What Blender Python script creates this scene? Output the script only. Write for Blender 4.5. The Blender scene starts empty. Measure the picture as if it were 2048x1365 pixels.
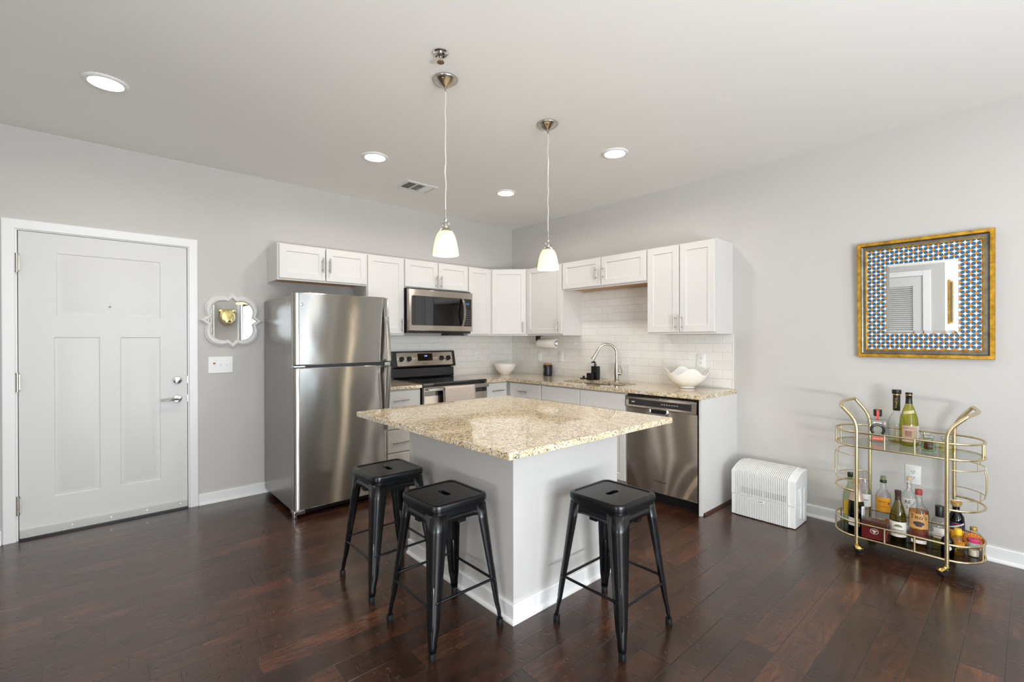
import bpy, bmesh, math, random
from mathutils import Matrix, Vector
random.seed(4)
PI = math.pi
SC = bpy.context.scene
COL = SC.collection

# ------------------------------------------------------------------ camera
CAM_LOC = Vector((-4.00526, -4.47810, 1.33037))
yaw, pitch, roll = math.radians(48.20820), math.radians(-0.19392), math.radians(-0.10565)
F = Vector((math.cos(yaw)*math.cos(pitch), math.sin(yaw)*math.cos(pitch), math.sin(pitch)))
Rv = Vector((math.sin(yaw), -math.cos(yaw), 0)); Uv = Rv.cross(F)
R2 = math.cos(roll)*Rv + math.sin(roll)*Uv
U2 = math.cos(roll)*Uv - math.sin(roll)*Rv
cd = bpy.data.cameras.new('camera'); cam = bpy.data.objects.new('camera', cd); COL.objects.link(cam)
cd.sensor_width = 36; cd.lens = 36*933.07/2048; cd.clip_start = 0.05; cd.clip_end = 60
cam.matrix_world = Matrix(((R2.x, U2.x, -F.x, CAM_LOC.x), (R2.y, U2.y, -F.y, CAM_LOC.y), (R2.z, U2.z, -F.z, CAM_LOC.z), (0, 0, 0, 1)))
SC.camera = cam
vs = SC.view_settings
vs.view_transform = 'Standard'; vs.look = 'None'; vs.gamma = 1; vs.use_curve_mapping = False
vs.exposure = -0.25
SC.cycles.max_bounces = 12; SC.cycles.transparent_max_bounces = 40
SC.cycles.sample_clamp_indirect = 8
SC.cycles.use_denoising = True
SC.cycles.caustics_reflective = False; SC.cycles.caustics_refractive = False

# ------------------------------------------------------------------ world and daylight
wd = bpy.data.worlds.new('sky'); SC.world = wd; wd.use_nodes = True
bgn = wd.node_tree.nodes['Background']
bgn.inputs[0].default_value = (0.72, 0.86, 1.0, 1); bgn.inputs[1].default_value = 2.2

def area_light(name, loc, rot, sx, sy, power, color, shape='RECTANGLE', spread=PI):
    l = bpy.data.lights.new(name, 'AREA'); l.shape = shape; l.size = sx
    if shape in ('RECTANGLE', 'ELLIPSE'): l.size_y = sy
    l.energy = power; l.color = color; l.spread = spread
    o = bpy.data.objects.new(name, l); COL.objects.link(o); o.location = loc; o.rotation_euler = rot
    return o
DAY = (0.78, 0.89, 1.0); CEIL_FILL = (1.0, 0.985, 0.955)
WIN = [(-1.75, -0.88), (-4.60, -2.40)]          # the two windows of the wall behind the camera
BACK_Y = -6.6
FARX0 = -7.6
area_light('daylight_window_east', (-1.315, BACK_Y+0.02, 1.45), (PI/2, 0, 0), 0.84, 2.1, 18, DAY)
area_light('daylight_window_west', (-3.50, BACK_Y+0.02, 1.45), (PI/2, 0, 0), 2.1, 2.1, 122, DAY)
# upward fill lamps added low at the windows to brighten the ceiling
area_light('ceiling_fill_east', (-1.315, BACK_Y+0.07, 0.62), (PI/2+0.95, 0, 0), 0.84, 0.35, 8, CEIL_FILL)
area_light('ceiling_fill_west', (-3.50, BACK_Y+0.07, 0.62), (PI/2+0.7, 0, 0), 2.1, 0.35, 100, CEIL_FILL)
area_light('added_window_fill', (FARX0+0.02, -5.05, 1.45), (PI/2, 0, -PI/2), 1.5, 2.1, 10, DAY)  # fill lamp for the unseen far window, added for more light
area_light('ceiling_fill_living', (FARX0+0.07, -5.05, 0.62), (PI/2+1.1, 0, -PI/2), 1.5, 0.35, 85, CEIL_FILL)
LAMP_W = (1.0, 0.93, 0.86)
RECESSED = [(-3.955, -1.10), (-2.392, -1.095), (-1.06, -1.10), (-1.07, -2.365), (-3.955, -5.3), (-1.07, -4.9), (-5.9, -5.0)]
REC_POWER = 7.5

# ------------------------------------------------------------------ material helpers
def lin(c):
    return tuple(((v/12.92) if v <= 0.04045 else ((v+0.055)/1.055)**2.4) for v in c)
def rgb(r, g, b): return lin((r/255, g/255, b/255))

class NT:
    def __init__(s, name):
        s.m = bpy.data.materials.new(name); s.m.use_nodes = True
        s.t = s.m.node_tree; s.b = s.t.nodes['Principled BSDF']; s.out = s.t.nodes['Material Output']
    def n(s, typ, **kw):
        nd = s.t.nodes.new(typ)
        for k, v in kw.items(): setattr(nd, k, v)
        return nd
    def L(s, a, b): s.t.links.new(a, b)
    def put(s, sock, v):
        if isinstance(v, bpy.types.NodeSocket): s.L(v, sock)
        elif isinstance(v, (tuple, list)) and len(v) == 3 and len(sock.default_value) == 4: sock.default_value = (*v, 1)
        else: sock.default_value = v
    def math(s, op, a, b=0.0, c=None, clamp=False):
        nd = s.n('ShaderNodeMath', operation=op); nd.use_clamp = clamp
        s.put(nd.inputs[0], a); s.put(nd.inputs[1], b)
        if c is not None: s.put(nd.inputs[2], c)
        return nd.outputs[0]
    def mix(s, f, a, b, mode='MIX'):
        nd = s.n('ShaderNodeMix', data_type='RGBA', blend_type=mode)
        s.put(nd.inputs['Factor'], f); s.put(nd.inputs[6], a); s.put(nd.inputs[7], b)
        return nd.outputs[2]
    def ramp(s, f, stops, interp='LINEAR'):
        nd = s.n('ShaderNodeValToRGB'); nd.color_ramp.interpolation = interp
        els = nd.color_ramp.elements
        while len(els) < len(stops): els.new(0.5)
        for e, (p, c) in zip(els, stops):
            e.position = p; e.color = (*c, 1) if len(c) == 3 else c
        s.put(nd.inputs[0], f); return nd.outputs[0]
    def coord(s): return s.n('ShaderNodeTexCoord').outputs['Object']
    def pos(s): return s.n('ShaderNodeNewGeometry').outputs['Position']
    def sep(s, v):
        nd = s.n('ShaderNodeSeparateXYZ'); s.L(v, nd.inputs[0]); return nd.outputs
    def comb(s, x, y, z=0.0):
        nd = s.n('ShaderNodeCombineXYZ')
        for i, v in enumerate((x, y, z)): s.put(nd.inputs[i], v)
        return nd.outputs[0]
    def noise(s, vec, scale, detail=3, rough=0.5, dist=0.0):
        nd = s.n('ShaderNodeTexNoise'); s.L(vec, nd.inputs['Vector'])
        nd.inputs['Scale'].default_value = scale; nd.inputs['Detail'].default_value = detail
        nd.inputs['Roughness'].default_value = rough; nd.inputs['Distortion'].default_value = dist
        return nd.outputs['Fac']
    def scale(s, vec, v3):
        nd = s.n('ShaderNodeVectorMath', operation='MULTIPLY'); s.L(vec, nd.inputs[0]); nd.inputs[1].default_value = v3
        return nd.outputs[0]
    def bump(s, h, strength, dist=0.01):
        nd = s.n('ShaderNodeBump'); nd.inputs['Strength'].default_value = strength; nd.inputs['Distance'].default_value = dist
        s.put(nd.inputs['Height'], h); s.L(nd.outputs[0], s.b.inputs['Normal']); return nd
    def set(s, **kw):
        names = dict(color='Base Color', rough='Roughness', metal='Metallic', spec='Specular IOR Level', coat='Coat Weight', coatr='Coat Roughness',
                     trans='Transmission Weight', ior='IOR', emit='Emission Color', estr='Emission Strength', aniso='Anisotropic', sheen='Sheen Weight', anrot='Anisotropic Rotation')
        for k, v in kw.items(): s.put(s.b.inputs[names[k]], v)
        return s

def simple(name, color, rough=0.5, metal=0.0, bump=None, vary=0.04, **kw):
    t = NT(name)
    if vary:
        nz = t.noise(t.coord(), 6.0, 3)
        c = t.mix(nz, tuple(v*(1-vary) for v in color), tuple(min(1, v*(1+vary)) for v in color))
    else: c = color
    t.set(color=c, rough=rough, metal=metal, **kw)
    if bump:
        t.bump(t.noise(t.coord(), bump[0], 3), bump[1], 0.003)
    return t.m

MAT = {}
MAT['wall'] = simple('wall_paint', rgb(202, 198, 193), 0.75, bump=(180, 0.05), vary=0.01)
MAT['ceiling'] = simple('ceiling_paint', rgb(243, 241, 237), 0.9, bump=(160, 0.05), vary=0.01)
MAT['trim'] = simple('trim_paint', rgb(238, 237, 235), 0.38, vary=0.01)
MAT['door'] = simple('door_paint', rgb(218, 217, 214), 0.42, vary=0.015, bump=(60, 0.02))
MAT['cabinet'] = simple('cabinet_white', rgb(221, 218, 214), 0.33, vary=0.01)
MAT['island'] = simple('island_paint', rgb(206, 203, 199), 0.5, vary=0.015, bump=(120, 0.03))
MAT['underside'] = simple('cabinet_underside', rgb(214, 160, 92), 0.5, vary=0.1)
MAT['white_plastic'] = simple('white_plastic', rgb(236, 236, 233), 0.35, vary=0.01)
MAT['vent_white'] = simple('vent_white', rgb(226, 224, 219), 0.5, vary=0.02)
MAT['grey_shadow'] = simple('slot_dark', (0.03, 0.03, 0.03), 0.8)
MAT['black'] = simple('black_plastic', (0.007, 0.007, 0.0075), 0.32)
MAT['black_glass'] = simple('black_glass', (0.006, 0.006, 0.007), 0.04, vary=0, coat=0.6)
MAT['black_enamel'] = simple('black_enamel', (0.008, 0.008, 0.009), 0.16, vary=0)
MAT['stool'] = simple('black_powdercoat', (0.004, 0.0045, 0.0056), 0.26, vary=0.05, bump=(220, 0.02), spec=0.45)
MAT['rubber'] = simple('black_rubber', (0.006, 0.006, 0.0065), 0.5)
MAT['nickel'] = simple('brushed_nickel', rgb(196, 190, 180), 0.24, 1.0)
MAT['chrome'] = simple('chrome', rgb(222, 222, 222), 0.08, 1.0)
MAT['pull'] = simple('satin_nickel_pull', rgb(186, 180, 172), 0.3, 1.0)
MAT['brass'] = simple('polished_brass', rgb(222, 190, 112), 0.14, 1.0)
MAT['cartgold'] = simple('satin_champagne_gold', rgb(214, 198, 158), 0.28, 1.0, vary=0.03)
MAT['ceramic'] = simple('white_ceramic', rgb(244, 241, 236), 0.12, vary=0.0, coat=0.5)
MAT['paper'] = simple('paper_towel', rgb(240, 236, 230), 0.95, bump=(90, 0.3))
MAT['cord'] = simple('clear_cord', rgb(214, 211, 204), 0.3, vary=0)
MAT['darkwood'] = simple('dark_wood_trim', rgb(70, 42, 30), 0.4, vary=0.2)
MAT['bamboo'] = simple('bamboo_lid', rgb(176, 120, 62), 0.5, vary=0.1)
MAT['grey_filler'] = simple('grey_gasket', (0.05, 0.052, 0.056), 0.5)
MAT['mirror'] = simple('mirror_silver', (0.93, 0.94, 0.935), 0.0, 1.0, vary=0)
MAT['mframe'] = simple('pale_grey_frame', rgb(216, 213, 208), 0.35, vary=0.04)
MAT['wool'] = simple('sheer_curtain', rgb(238, 238, 236), 0.9, vary=0.02)
MAT['sweep'] = simple('door_sweep_alu', rgb(196, 195, 188), 0.4, 0.15)
MAT['cover'] = simple('outside_ground', (0.3, 0.3, 0.28), 0.9)

def brushed(name, color, rough, streak=0.5, wob=0.5):
    t = NT(name)
    g = t.coord()
    fine = t.noise(t.scale(g, (6, 6, 900)), 1.0, 2)
    big = t.noise(t.scale(g, (1.6, 1.6, 1.2)), 1.6, 2)
    t.set(color=t.mix(fine, tuple(v*0.93 for v in color), color), metal=1.0,
          rough=t.math('MULTIPLY_ADD', fine, 0.08, rough-0.04), aniso=0.95)
    tan = t.n('ShaderNodeTangent', direction_type='RADIAL', axis='Z')
    t.L(tan.outputs[0], t.b.inputs['Tangent'])
    t.b.inputs['Anisotropic Rotation'].default_value = 0.25
    bm1 = t.n('ShaderNodeBump'); bm1.inputs['Strength'].default_value = wob; bm1.inputs['Distance'].default_value = 0.012
    t.L(big, bm1.inputs['Height'])
    t.L(bm1.outputs[0], t.b.inputs['Normal'])
    # the grain of the brushing draws lamp reflections out into long vertical streaks
    gl = t.n('ShaderNodeBsdfAnisotropic'); gl.inputs['Color'].default_value = (*color, 1)
    gl.inputs['Roughness'].default_value = 0.26; gl.inputs['Anisotropy'].default_value = 0.85
    t.L(tan.outputs[0], gl.inputs['Tangent']); t.L(bm1.outputs[0], gl.inputs['Normal'])
    mx = t.n('ShaderNodeMixShader'); mx.inputs[0].default_value = streak
    t.L(t.b.outputs[0], mx.inputs[1]); t.L(gl.outputs[0], mx.inputs[2]); t.L(mx.outputs[0], t.out.inputs[0])
    return t.m
MAT['steel'] = brushed('brushed_stainless', rgb(180, 177, 172), 0.20, wob=0.35)
MAT['steel_warm'] = brushed('brushed_stainless_warm', rgb(206, 197, 186), 0.22, streak=0.6, wob=0.10)
MAT['fridge_side'] = simple('fridge_side_grey', rgb(150, 148, 145), 0.27, 0.55, vary=0.02)
MAT['sink'] = simple('sink_steel', rgb(180, 178, 172), 0.3, 1.0)

def floor_mat():
    t = NT('hand_scraped_walnut_planks')
    p = t.sep(t.coord())
    W = 0.1305
    yv = t.math('DIVIDE', t.math('ADD', p[1], 0.357), W)
    row = t.math('FLOOR', yv); fy = t.math('SUBTRACT', yv, row)
    wn = t.n('ShaderNodeTexWhiteNoise', noise_dimensions='1D'); t.L(row, wn.inputs['W'])
    xs = t.math('ADD', t.math('DIVIDE', p[0], 0.78), t.math('MULTIPLY', wn.outputs[0], 17.0))
    col = t.math('FLOOR', xs); fx = t.math('SUBTRACT', xs, col)
    wn2 = t.n('ShaderNodeTexWhiteNoise', noise_dimensions='2D'); t.L(t.comb(row, col), wn2.inputs['Vector'])
    idv = wn2.outputs['Value']
    sy = t.math('MINIMUM', fy, t.math('SUBTRACT', 1.0, fy))
    sx = t.math('MULTIPLY', t.math('MINIMUM', fx, t.math('SUBTRACT', 1.0, fx)), 0.78/W)
    edge = t.math('MINIMUM', sx, sy)
    seam = t.math('SUBTRACT', 1.0, t.math('DIVIDE', edge, 0.026, clamp=True), clamp=True)
    off = t.math('MULTIPLY', idv, 31.0)
    v = t.comb(t.math('ADD', p[0], off), t.math('ADD', p[1], t.math('MULTIPLY', off, 3.7)), off)
    # figure: cathedral grain lines from a warped field
    fld = t.noise(t.scale(v, (1.1, 6.0, 1)), 1.6, 3, 0.5, 0.6)
    rings = t.math('SINE', t.math('MULTIPLY', fld, 75.0))
    rings = t.math('POWER', t.math('MULTIPLY_ADD', rings, 0.5, 0.5), 5.0)
    fine = t.noise(t.scale(v, (4, 90, 1)), 1.0, 4, 0.6)
    blot = t.noise(t.scale(v, (1.6, 4.0, 1)), 1.5, 4, 0.6)
    c1 = t.ramp(blot, [(0.25, rgb(44, 27, 18)), (0.5, rgb(70, 41, 27)), (0.78, rgb(102, 58, 35))])
    tone = t.math('MULTIPLY_ADD', idv, 0.75, 0.62)
    c2 = t.mix(1.0, c1, t.comb(tone, tone, tone), 'MULTIPLY')
    c3 = t.mix(t.math('MULTIPLY', rings, 0.55), c2, rgb(24, 14, 11))
    c4 = t.mix(t.math('MULTIPLY', t.math('SUBTRACT', fine, 0.42, clamp=True), 1.7), c3, rgb(30, 18, 13))
    c5 = t.mix(t.math('MULTIPLY', seam, 0.97), c4, rgb(14, 9, 7))
    # scraping: chatter dents running across each plank
    chat = t.noise(t.scale(v, (26, 7, 1)), 1.0, 2, 0.5, 0.4)
    wave = t.noise(t.scale(v, (5, 9, 1)), 1.0, 2)
    dents = t.noise(t.scale(v, (70, 28, 1)), 1.0, 1)
    dents = t.math('MULTIPLY', t.math('SUBTRACT', dents, 0.62, clamp=True), -5.0)
    h = t.math('ADD', t.math('MULTIPLY', chat, 0.5), t.math('MULTIPLY', wave, 0.9))
    h = t.math('ADD', h, t.math('ADD', dents, t.math('MULTIPLY', seam, -0.45)))
    t.set(color=c5, rough=t.math('MULTIPLY_ADD', fine, 0.14, 0.17), spec=0.6, coat=0.2)
    t.b.inputs['Coat Roughness'].default_value = 0.2
    t.bump(h, 0.34, 0.004)
    return t.m
MAT['floor'] = floor_mat()

def granite_mat():
    t = NT('speckled_granite')
    g0 = t.coord()
    nz = t.n('ShaderNodeTexNoise'); t.L(g0, nz.inputs['Vector']); nz.inputs['Scale'].default_value = 150; nz.inputs['Detail'].default_value = 2
    off = t.n('ShaderNodeVectorMath', operation='MULTIPLY_ADD'); t.L(nz.outputs['Color'], off.inputs[0]); off.inputs[1].default_value = (.011, .011, .011); t.L(g0, off.inputs[2])
    g = off.outputs[0]
    def cells(sc, ch):
        v = t.n('ShaderNodeTexVoronoi'); t.L(g, v.inputs['Vector']); v.inputs['Scale'].default_value = sc
        return t.sep(v.outputs['Color'])[ch]
    base = t.ramp(t.noise(g0, 16, 5, 0.65), [(0.3, rgb(208, 178, 126)), (0.5, rgb(232, 210, 168)), (0.7, rgb(242, 228, 202))])
    c = t.mix(t.math('MULTIPLY', t.math('GREATER_THAN', cells(270, 1), 0.74), 0.5), base, rgb(196, 160, 104))
    clump = t.noise(g0, 42, 3, 0.6)
    grey = t.math('GREATER_THAN', t.math('ADD', cells(215, 0), t.math('MULTIPLY', clump, 0.9)), 1.17)
    c = t.mix(t.math('MULTIPLY', grey, 0.5), c, rgb(140, 136, 130))
    wht = t.math('GREATER_THAN', cells(180, 1), 0.78)
    c = t.mix(t.math('MULTIPLY', wht, 0.65), c, rgb(244, 240, 232))
    blk = t.math('GREATER_THAN', t.math('ADD', cells(235, 2), t.math('MULTIPLY', clump, 1.1)), 1.38)
    c = t.mix(t.math('MULTIPLY', blk, 0.85), c, rgb(46, 45, 46))
    t.set(color=c, rough=0.04, spec=0.8, coat=0.35)
    t.b.inputs['Coat Roughness'].default_value = 0.02
    return t.m
MAT['granite'] = granite_mat()

def tile_mat():
    t = NT('white_subway_tile')
    p = t.sep(t.pos())
    run = t.math('ADD', p[0], p[1])           # one of the two is zero on each wall face
    a = t.math('DIVIDE', t.math('SUBTRACT', p[2], 0.9115), 0.0765)
    row = t.math('FLOOR', a); fz = t.math('SUBTRACT', a, row)
    par = t.math('MODULO', row, 2.0)
    bq = t.math('ADD', t.math('DIVIDE', t.math('ADD', run, 2.785), 0.158), t.math('MULTIPLY', par, 0.5))
    colm = t.math('FLOOR', bq); fx = t.math('SUBTRACT', bq, colm)
    ez = t.math('MULTIPLY', t.math('MINIMUM', fz, t.math('SUBTRACT', 1.0, fz)), 0.0765)
    ex = t.math('MULTIPLY', t.math('MINIMUM', fx, t.math('SUBTRACT', 1.0, fx)), 0.158)
    e = t.math('MINIMUM', ez, ex)
    g = t.math('DIVIDE', e, 0.0022, clamp=True)
    sm = t.n('ShaderNodeMapRange', interpolation_type='SMOOTHSTEP'); t.L(e, sm.inputs[0]); sm.inputs[1].default_value = 0.0008; sm.inputs[2].default_value = 0.005
    wn = t.n('ShaderNodeTexWhiteNoise', noise_dimensions='2D'); t.L(t.comb(row, colm), wn.inputs['Vector'])
    tone = t.math('MULTIPLY_ADD', wn.outputs['Value'], 0.04, 0.96)
    c = t.mix(1.0, rgb(238, 235, 230), t.comb(tone, tone, tone), 'MULTIPLY')
    c = t.mix(g, rgb(212, 207, 200), c)
    t.set(color=c, rough=t.math('MULTIPLY_ADD', g, -0.5, 0.62), spec=0.5)
    t.bump(sm.outputs[0], 0.5, 0.003)
    return t.m
MAT['tile'] = tile_mat()

def star_mat():
    t = NT('star_mosaic_pattern')
    p = t.sep(t.coord())
    u = t.math('DIVIDE', p[1], 0.0243); v = t.math('DIVIDE', p[2], 0.0243)
    iu = t.math('FLOOR', u); iv = t.math('FLOOR', v)
    fu = t.math('ABSOLUTE', t.math('SUBTRACT', t.math('SUBTRACT', u, iu), 0.5))
    fv = t.math('ABSOLUTE', t.math('SUBTRACT', t.math('SUBTRACT', v, iv), 0.5))
    du = t.math('SUBTRACT', 0.5, fu); dv = t.math('SUBTRACT', 0.5, fv)
    dist = t.math('SQRT', t.math('ADD', t.math('MULTIPLY', du, du), t.math('MULTIPLY', dv, dv)))
    star = t.math('GREATER_THAN', dist, 0.43)
    par = t.math('MODULO', t.math('ABSOLUTE', t.math('ADD', iu, iv)), 2.0)
    st = t.mix(par, rgb(236, 234, 230), rgb(222, 144, 26))
    c = t.mix(star, rgb(26, 98, 138), st)
    t.set(color=c, rough=0.25)
    return t.m
MAT['star'] = star_mat()

def gold_frame_mat(name, c1, c2, rough):
    t = NT(name)
    g = t.coord()
    n1 = t.noise(t.scale(g, (8, 14, 14)), 1.5, 5, 0.7)
    n2 = t.noise(g, 220, 2)
    c = t.ramp(t.math('MULTIPLY_ADD', n2, 0.25, t.math('MULTIPLY', n1, 0.8)), [(0.32, c1), (0.62, c2)])
    t.set(color=c, rough=rough, metal=0.75)
    t.bump(n2, 0.25, 0.002)
    return t.m
MAT['goldframe'] = gold_frame_mat('distressed_gold', rgb(122, 76, 16), rgb(214, 164, 52), 0.35)
MAT['greycove'] = gold_frame_mat('pewter_cove', rgb(84, 80, 74), rgb(126, 122, 114), 0.35)

def glass_mat(name, tint, edge, gloss=1.0):
    """Thin-walled glass: tinted see-through that darkens towards its rims, with a sharp reflection."""
    t = NT(name)
    t.t.nodes.remove(t.b)
    tr = t.n('ShaderNodeBsdfTransparent'); gl = t.n('ShaderNodeBsdfGlossy'); gl.inputs['Roughness'].default_value = 0.02
    lw = t.n('ShaderNodeLayerWeight'); lw.inputs['Blend'].default_value = 0.5
    fc = lw.outputs['Facing']
    t.L(t.mix(t.math('POWER', fc, 2.5), tint, edge), tr.inputs[0])
    fr = t.math('MULTIPLY_ADD', t.math('POWER', fc, 5.0), 0.9, 0.04)
    mx = t.n('ShaderNodeMixShader'); t.L(t.math('MULTIPLY', fr, gloss), mx.inputs[0])
    t.L(tr.outputs[0], mx.inputs[1]); t.L(gl.outputs[0], mx.inputs[2]); t.L(mx.outputs[0], t.out.inputs[0])
    return t.m
MAT['glass_clear'] = glass_mat('clear_glass', (0.975, 0.985, 0.98), (0.46, 0.50, 0.49))
MAT['glass_green'] = glass_mat('dark_green_glass', (0.16, 0.28, 0.16), (0.01, 0.03, 0.015))
MAT['glass_olive'] = glass_mat('olive_glass', (0.74, 0.74, 0.22), (0.22, 0.24, 0.05))
MAT['glass_olive_dark'] = glass_mat('dark_olive_glass', (0.62, 0.56, 0.20), (0.10, 0.10, 0.03))
MAT['glass_palegreen'] = glass_mat('pale_green_glass', (0.80, 0.87, 0.72), (0.3, 0.42, 0.28))
MAT['glass_brown'] = glass_mat('brown_glass', (0.10, 0.035, 0.012), (0.02, 0.008, 0.004))
MAT['glass_lime'] = glass_mat('lime_glass', (0.80, 0.95, 0.76), (0.22, 0.68, 0.25))
MAT['glass_yellow'] = glass_mat('yellow_glass', (0.95, 0.95, 0.66), (0.75, 0.78, 0.2))
MAT['glass_shelf'] = glass_mat('shelf_glass', (0.97, 0.98, 0.975), (0.86, 0.90, 0.88))
MAT['glass_dark'] = glass_mat('smoked_shelf_glass', (0.35, 0.35, 0.35), (0.12, 0.12, 0.12), 1.0)
MAT['liq_amber'] = glass_mat('amber_spirit', (0.88, 0.58, 0.26), (0.55, 0.25, 0.07), 0.2)
MAT['liq_brown'] = glass_mat('brown_liqueur', (0.16, 0.04, 0.015), (0.05, 0.012, 0.005), 0.2)
MAT['liq_yellow'] = glass_mat('yellow_spirit', (0.93, 0.86, 0.5), (0.75, 0.6, 0.2), 0.2)
MAT['window_glass'] = glass_mat('window_pane', (0.97, 0.98, 0.98), (0.8, 0.85, 0.85))

def emit_mat(name, color, strength):
    t = NT(name); t.set(color=color, emit=color, estr=strength, rough=0.6); return t.m
MAT['lens'] = emit_mat('lamp_lens', (1.0, 0.97, 0.92), 14.0)
MAT['bulb'] = emit_mat('bulb_glow', (1.0, 0.86, 0.6), 5.0)
MAT['led_blue'] = emit_mat('clock_digits', (0.25, 0.4, 1.0), 3.0)
MAT['led_dim'] = emit_mat('oven_clock_dim', (0.03, 0.08, 0.22), 0.25)
def shade_mat():
    t = NT('frosted_shade_glass'); t.t.nodes.remove(t.b)
    tl = t.n('ShaderNodeBsdfTranslucent'); tl.inputs[0].default_value = (1.0, 0.95, 0.80, 1)
    df = t.n('ShaderNodeBsdfDiffuse'); df.inputs[0].default_value = (0.93, 0.90, 0.80, 1)
    gl = t.n('ShaderNodeBsdfGlossy'); gl.inputs['Roughness'].default_value = 0.1
    m1 = t.n('ShaderNodeMixShader'); m1.inputs[0].default_value = 0.45
    m2 = t.n('ShaderNodeMixShader'); m2.inputs[0].default_value = 0.05
    t.L(tl.outputs[0], m1.inputs[1]); t.L(df.outputs[0], m1.inputs[2]); t.L(m1.outputs[0], m2.inputs[1]); t.L(gl.outputs[0], m2.inputs[2])
    t.L(m2.outputs[0], t.out.inputs[0]); return t.m
MAT['shade'] = shade_mat()
def towel_mat():
    t = NT('striped_dish_towel'); p = t.sep(t.coord())
    wv = t.math('SINE', t.math('MULTIPLY', p[2], 420.0))
    n = t.noise(t.coord(), 120, 2)
    c = t.mix(t.math('GREATER_THAN', t.math('ADD', wv, t.math('MULTIPLY', n, 0.6)), 0.85), rgb(222, 206, 192), rgb(178, 164, 154))
    t.set(color=c, rough=0.95); t.bump(n, 0.3, 0.002); return t.m
MAT['towel'] = towel_mat()

def flat(name, color, rough=0.55, metal=0.0): 
    if name not in MAT: MAT[name] = simple(name, color, rough, metal, vary=0.03)
    return MAT[name]

# ------------------------------------------------------------------ geometry helpers
ORG = {}
BEV = set()
def new(): return bmesh.new()
def obj(name, bm, mats, parent=None, T=None, smooth=True, ang=35):
    if T is not None: bm.transform(T)
    if parent is not None:
        o0 = ORG[parent.name]; bmesh.ops.translate(bm, verts=bm.verts, vec=-o0)
    bmesh.ops.recalc_face_normals(bm, faces=bm.faces)
    wn = id(bm) in BEV; BEV.discard(id(bm))
    me = bpy.data.meshes.new(name); bm.to_mesh(me); bm.free()
    for m in (mats if isinstance(mats, (list, tuple)) else [mats]): me.materials.append(MAT[m] if isinstance(m, str) else m)
    if smooth and len(me.polygons):
        me.polygons.foreach_set('use_smooth', [True]*len(me.polygons)); me.set_sharp_from_angle(angle=math.radians(ang))
    o = bpy.data.objects.new(name, me); COL.objects.link(o)
    if wn and smooth:
        md = o.modifiers.new('flat_faces', 'WEIGHTED_NORMAL'); md.keep_sharp = True
    if parent is not None:
        o.parent = parent; ORG[o.name] = ORG[parent.name]
    else: ORG[o.name] = Vector((0, 0, 0))
    return o
def thing(name, label, cat, loc, group=None):
    o = bpy.data.objects.new(name, None); COL.objects.link(o); o.location = loc; o.empty_display_size = 0.1
    ORG[o.name] = Vector(loc); o['label'] = label; o['category'] = cat
    if group: o['group'] = group
    return o
def struct(name, loc=(0, 0, 0)):
    o = bpy.data.objects.new(name, None); COL.objects.link(o); o.location = loc; ORG[o.name] = Vector(loc)
    o['kind'] = 'structure'; return o
def smesh(name, bm, m, **k):
    o = obj(name, bm, m, **k); o['kind'] = 'structure'; return o
def tag(o, label, cat, group=None):
    o['label'] = label; o['category'] = cat
    if group: o['group'] = group
    return o

def box(bm, x0, x1, y0, y1, z0, z1, bev=0.0, seg=2, mi=0):
    if x0 > x1: x0, x1 = x1, x0
    if y0 > y1: y0, y1 = y1, y0
    if z0 > z1: z0, z1 = z1, z0
    r = bmesh.ops.create_cube(bm, size=1.0)
    vsx = r['verts']
    for v in vsx:
        v.co = Vector((x0+(v.co.x+.5)*(x1-x0), y0+(v.co.y+.5)*(y1-y0), z0+(v.co.z+.5)*(z1-z0)))
    fs = {f for v in vsx for f in v.link_faces}
    for f in fs: f.material_index = mi
    if bev > 0:
        BEV.add(id(bm))
        bev = min(bev, 0.45*min(x1-x0, y1-y0, z1-z0))
        es = list({e for v in vsx for e in v.link_edges})
        r2 = bmesh.ops.bevel(bm, geom=es, offset=bev, segments=seg, profile=0.5, affect='EDGES')
        for f in r2['faces']: f.material_index = mi
def ring(bm, c, r, ax, seg, start=None):
    ax = Vector(ax).normalized()
    a = ax.orthogonal().normalized() if start is None else start
    b = ax.cross(a)
    return [bm.verts.new(Vector(c)+r*(math.cos(2*PI*i/seg)*a+math.sin(2*PI*i/seg)*b)) for i in range(seg)]
def bridge(bm, A, B, mi=0):
    n = len(A)
    for i in range(n):
        try:
            f = bm.faces.new((A[i], A[(i+1) % n], B[(i+1) % n], B[i])); f.material_index = mi
        except ValueError: pass
def cyl(bm, p0, p1, r0, r1=None, seg=16, caps=True, mi=0):
    p0, p1 = Vector(p0), Vector(p1); r1 = r0 if r1 is None else r1
    ax = p1-p0; a = ax.normalized().orthogonal().normalized()
    A = ring(bm, p0, r0, ax, seg, a); Bq = ring(bm, p1, r1, ax, seg, a); bridge(bm, A, Bq, mi)
    if caps:
        bm.faces.new(A[::-1]).material_index = mi; bm.faces.new(Bq).material_index = mi
def tube(bm, pts, r, seg=8, closed=False, mi=0):
    pts = [Vector(p) for p in pts]; n = len(pts); rings = []; a = None
    for i, p in enumerate(pts):
        if closed: d = (pts[(i+1) % n]-pts[i-1])
        else: d = pts[min(i+1, n-1)]-pts[max(i-1, 0)]
        d.normalize()
        if a is None: a = d.orthogonal().normalized()
        a = (a-d*a.dot(d)).normalized()
        rr = r[i] if isinstance(r, (list, tuple)) else r
        rings.append(ring(bm, p, rr, d, seg, a))
    for i in range(n-1): bridge(bm, rings[i], rings[i+1], mi)
    if closed:
        A, Bq = rings[-1], rings[0]
        best = min(range(seg), key=lambda k: (A[0].co-Bq[k].co).length)
        bridge(bm, A, Bq[best:]+Bq[:best], mi)
    else:
        bm.faces.new(rings[0][::-1]).material_index = mi; bm.faces.new(rings[-1]).material_index = mi
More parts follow.
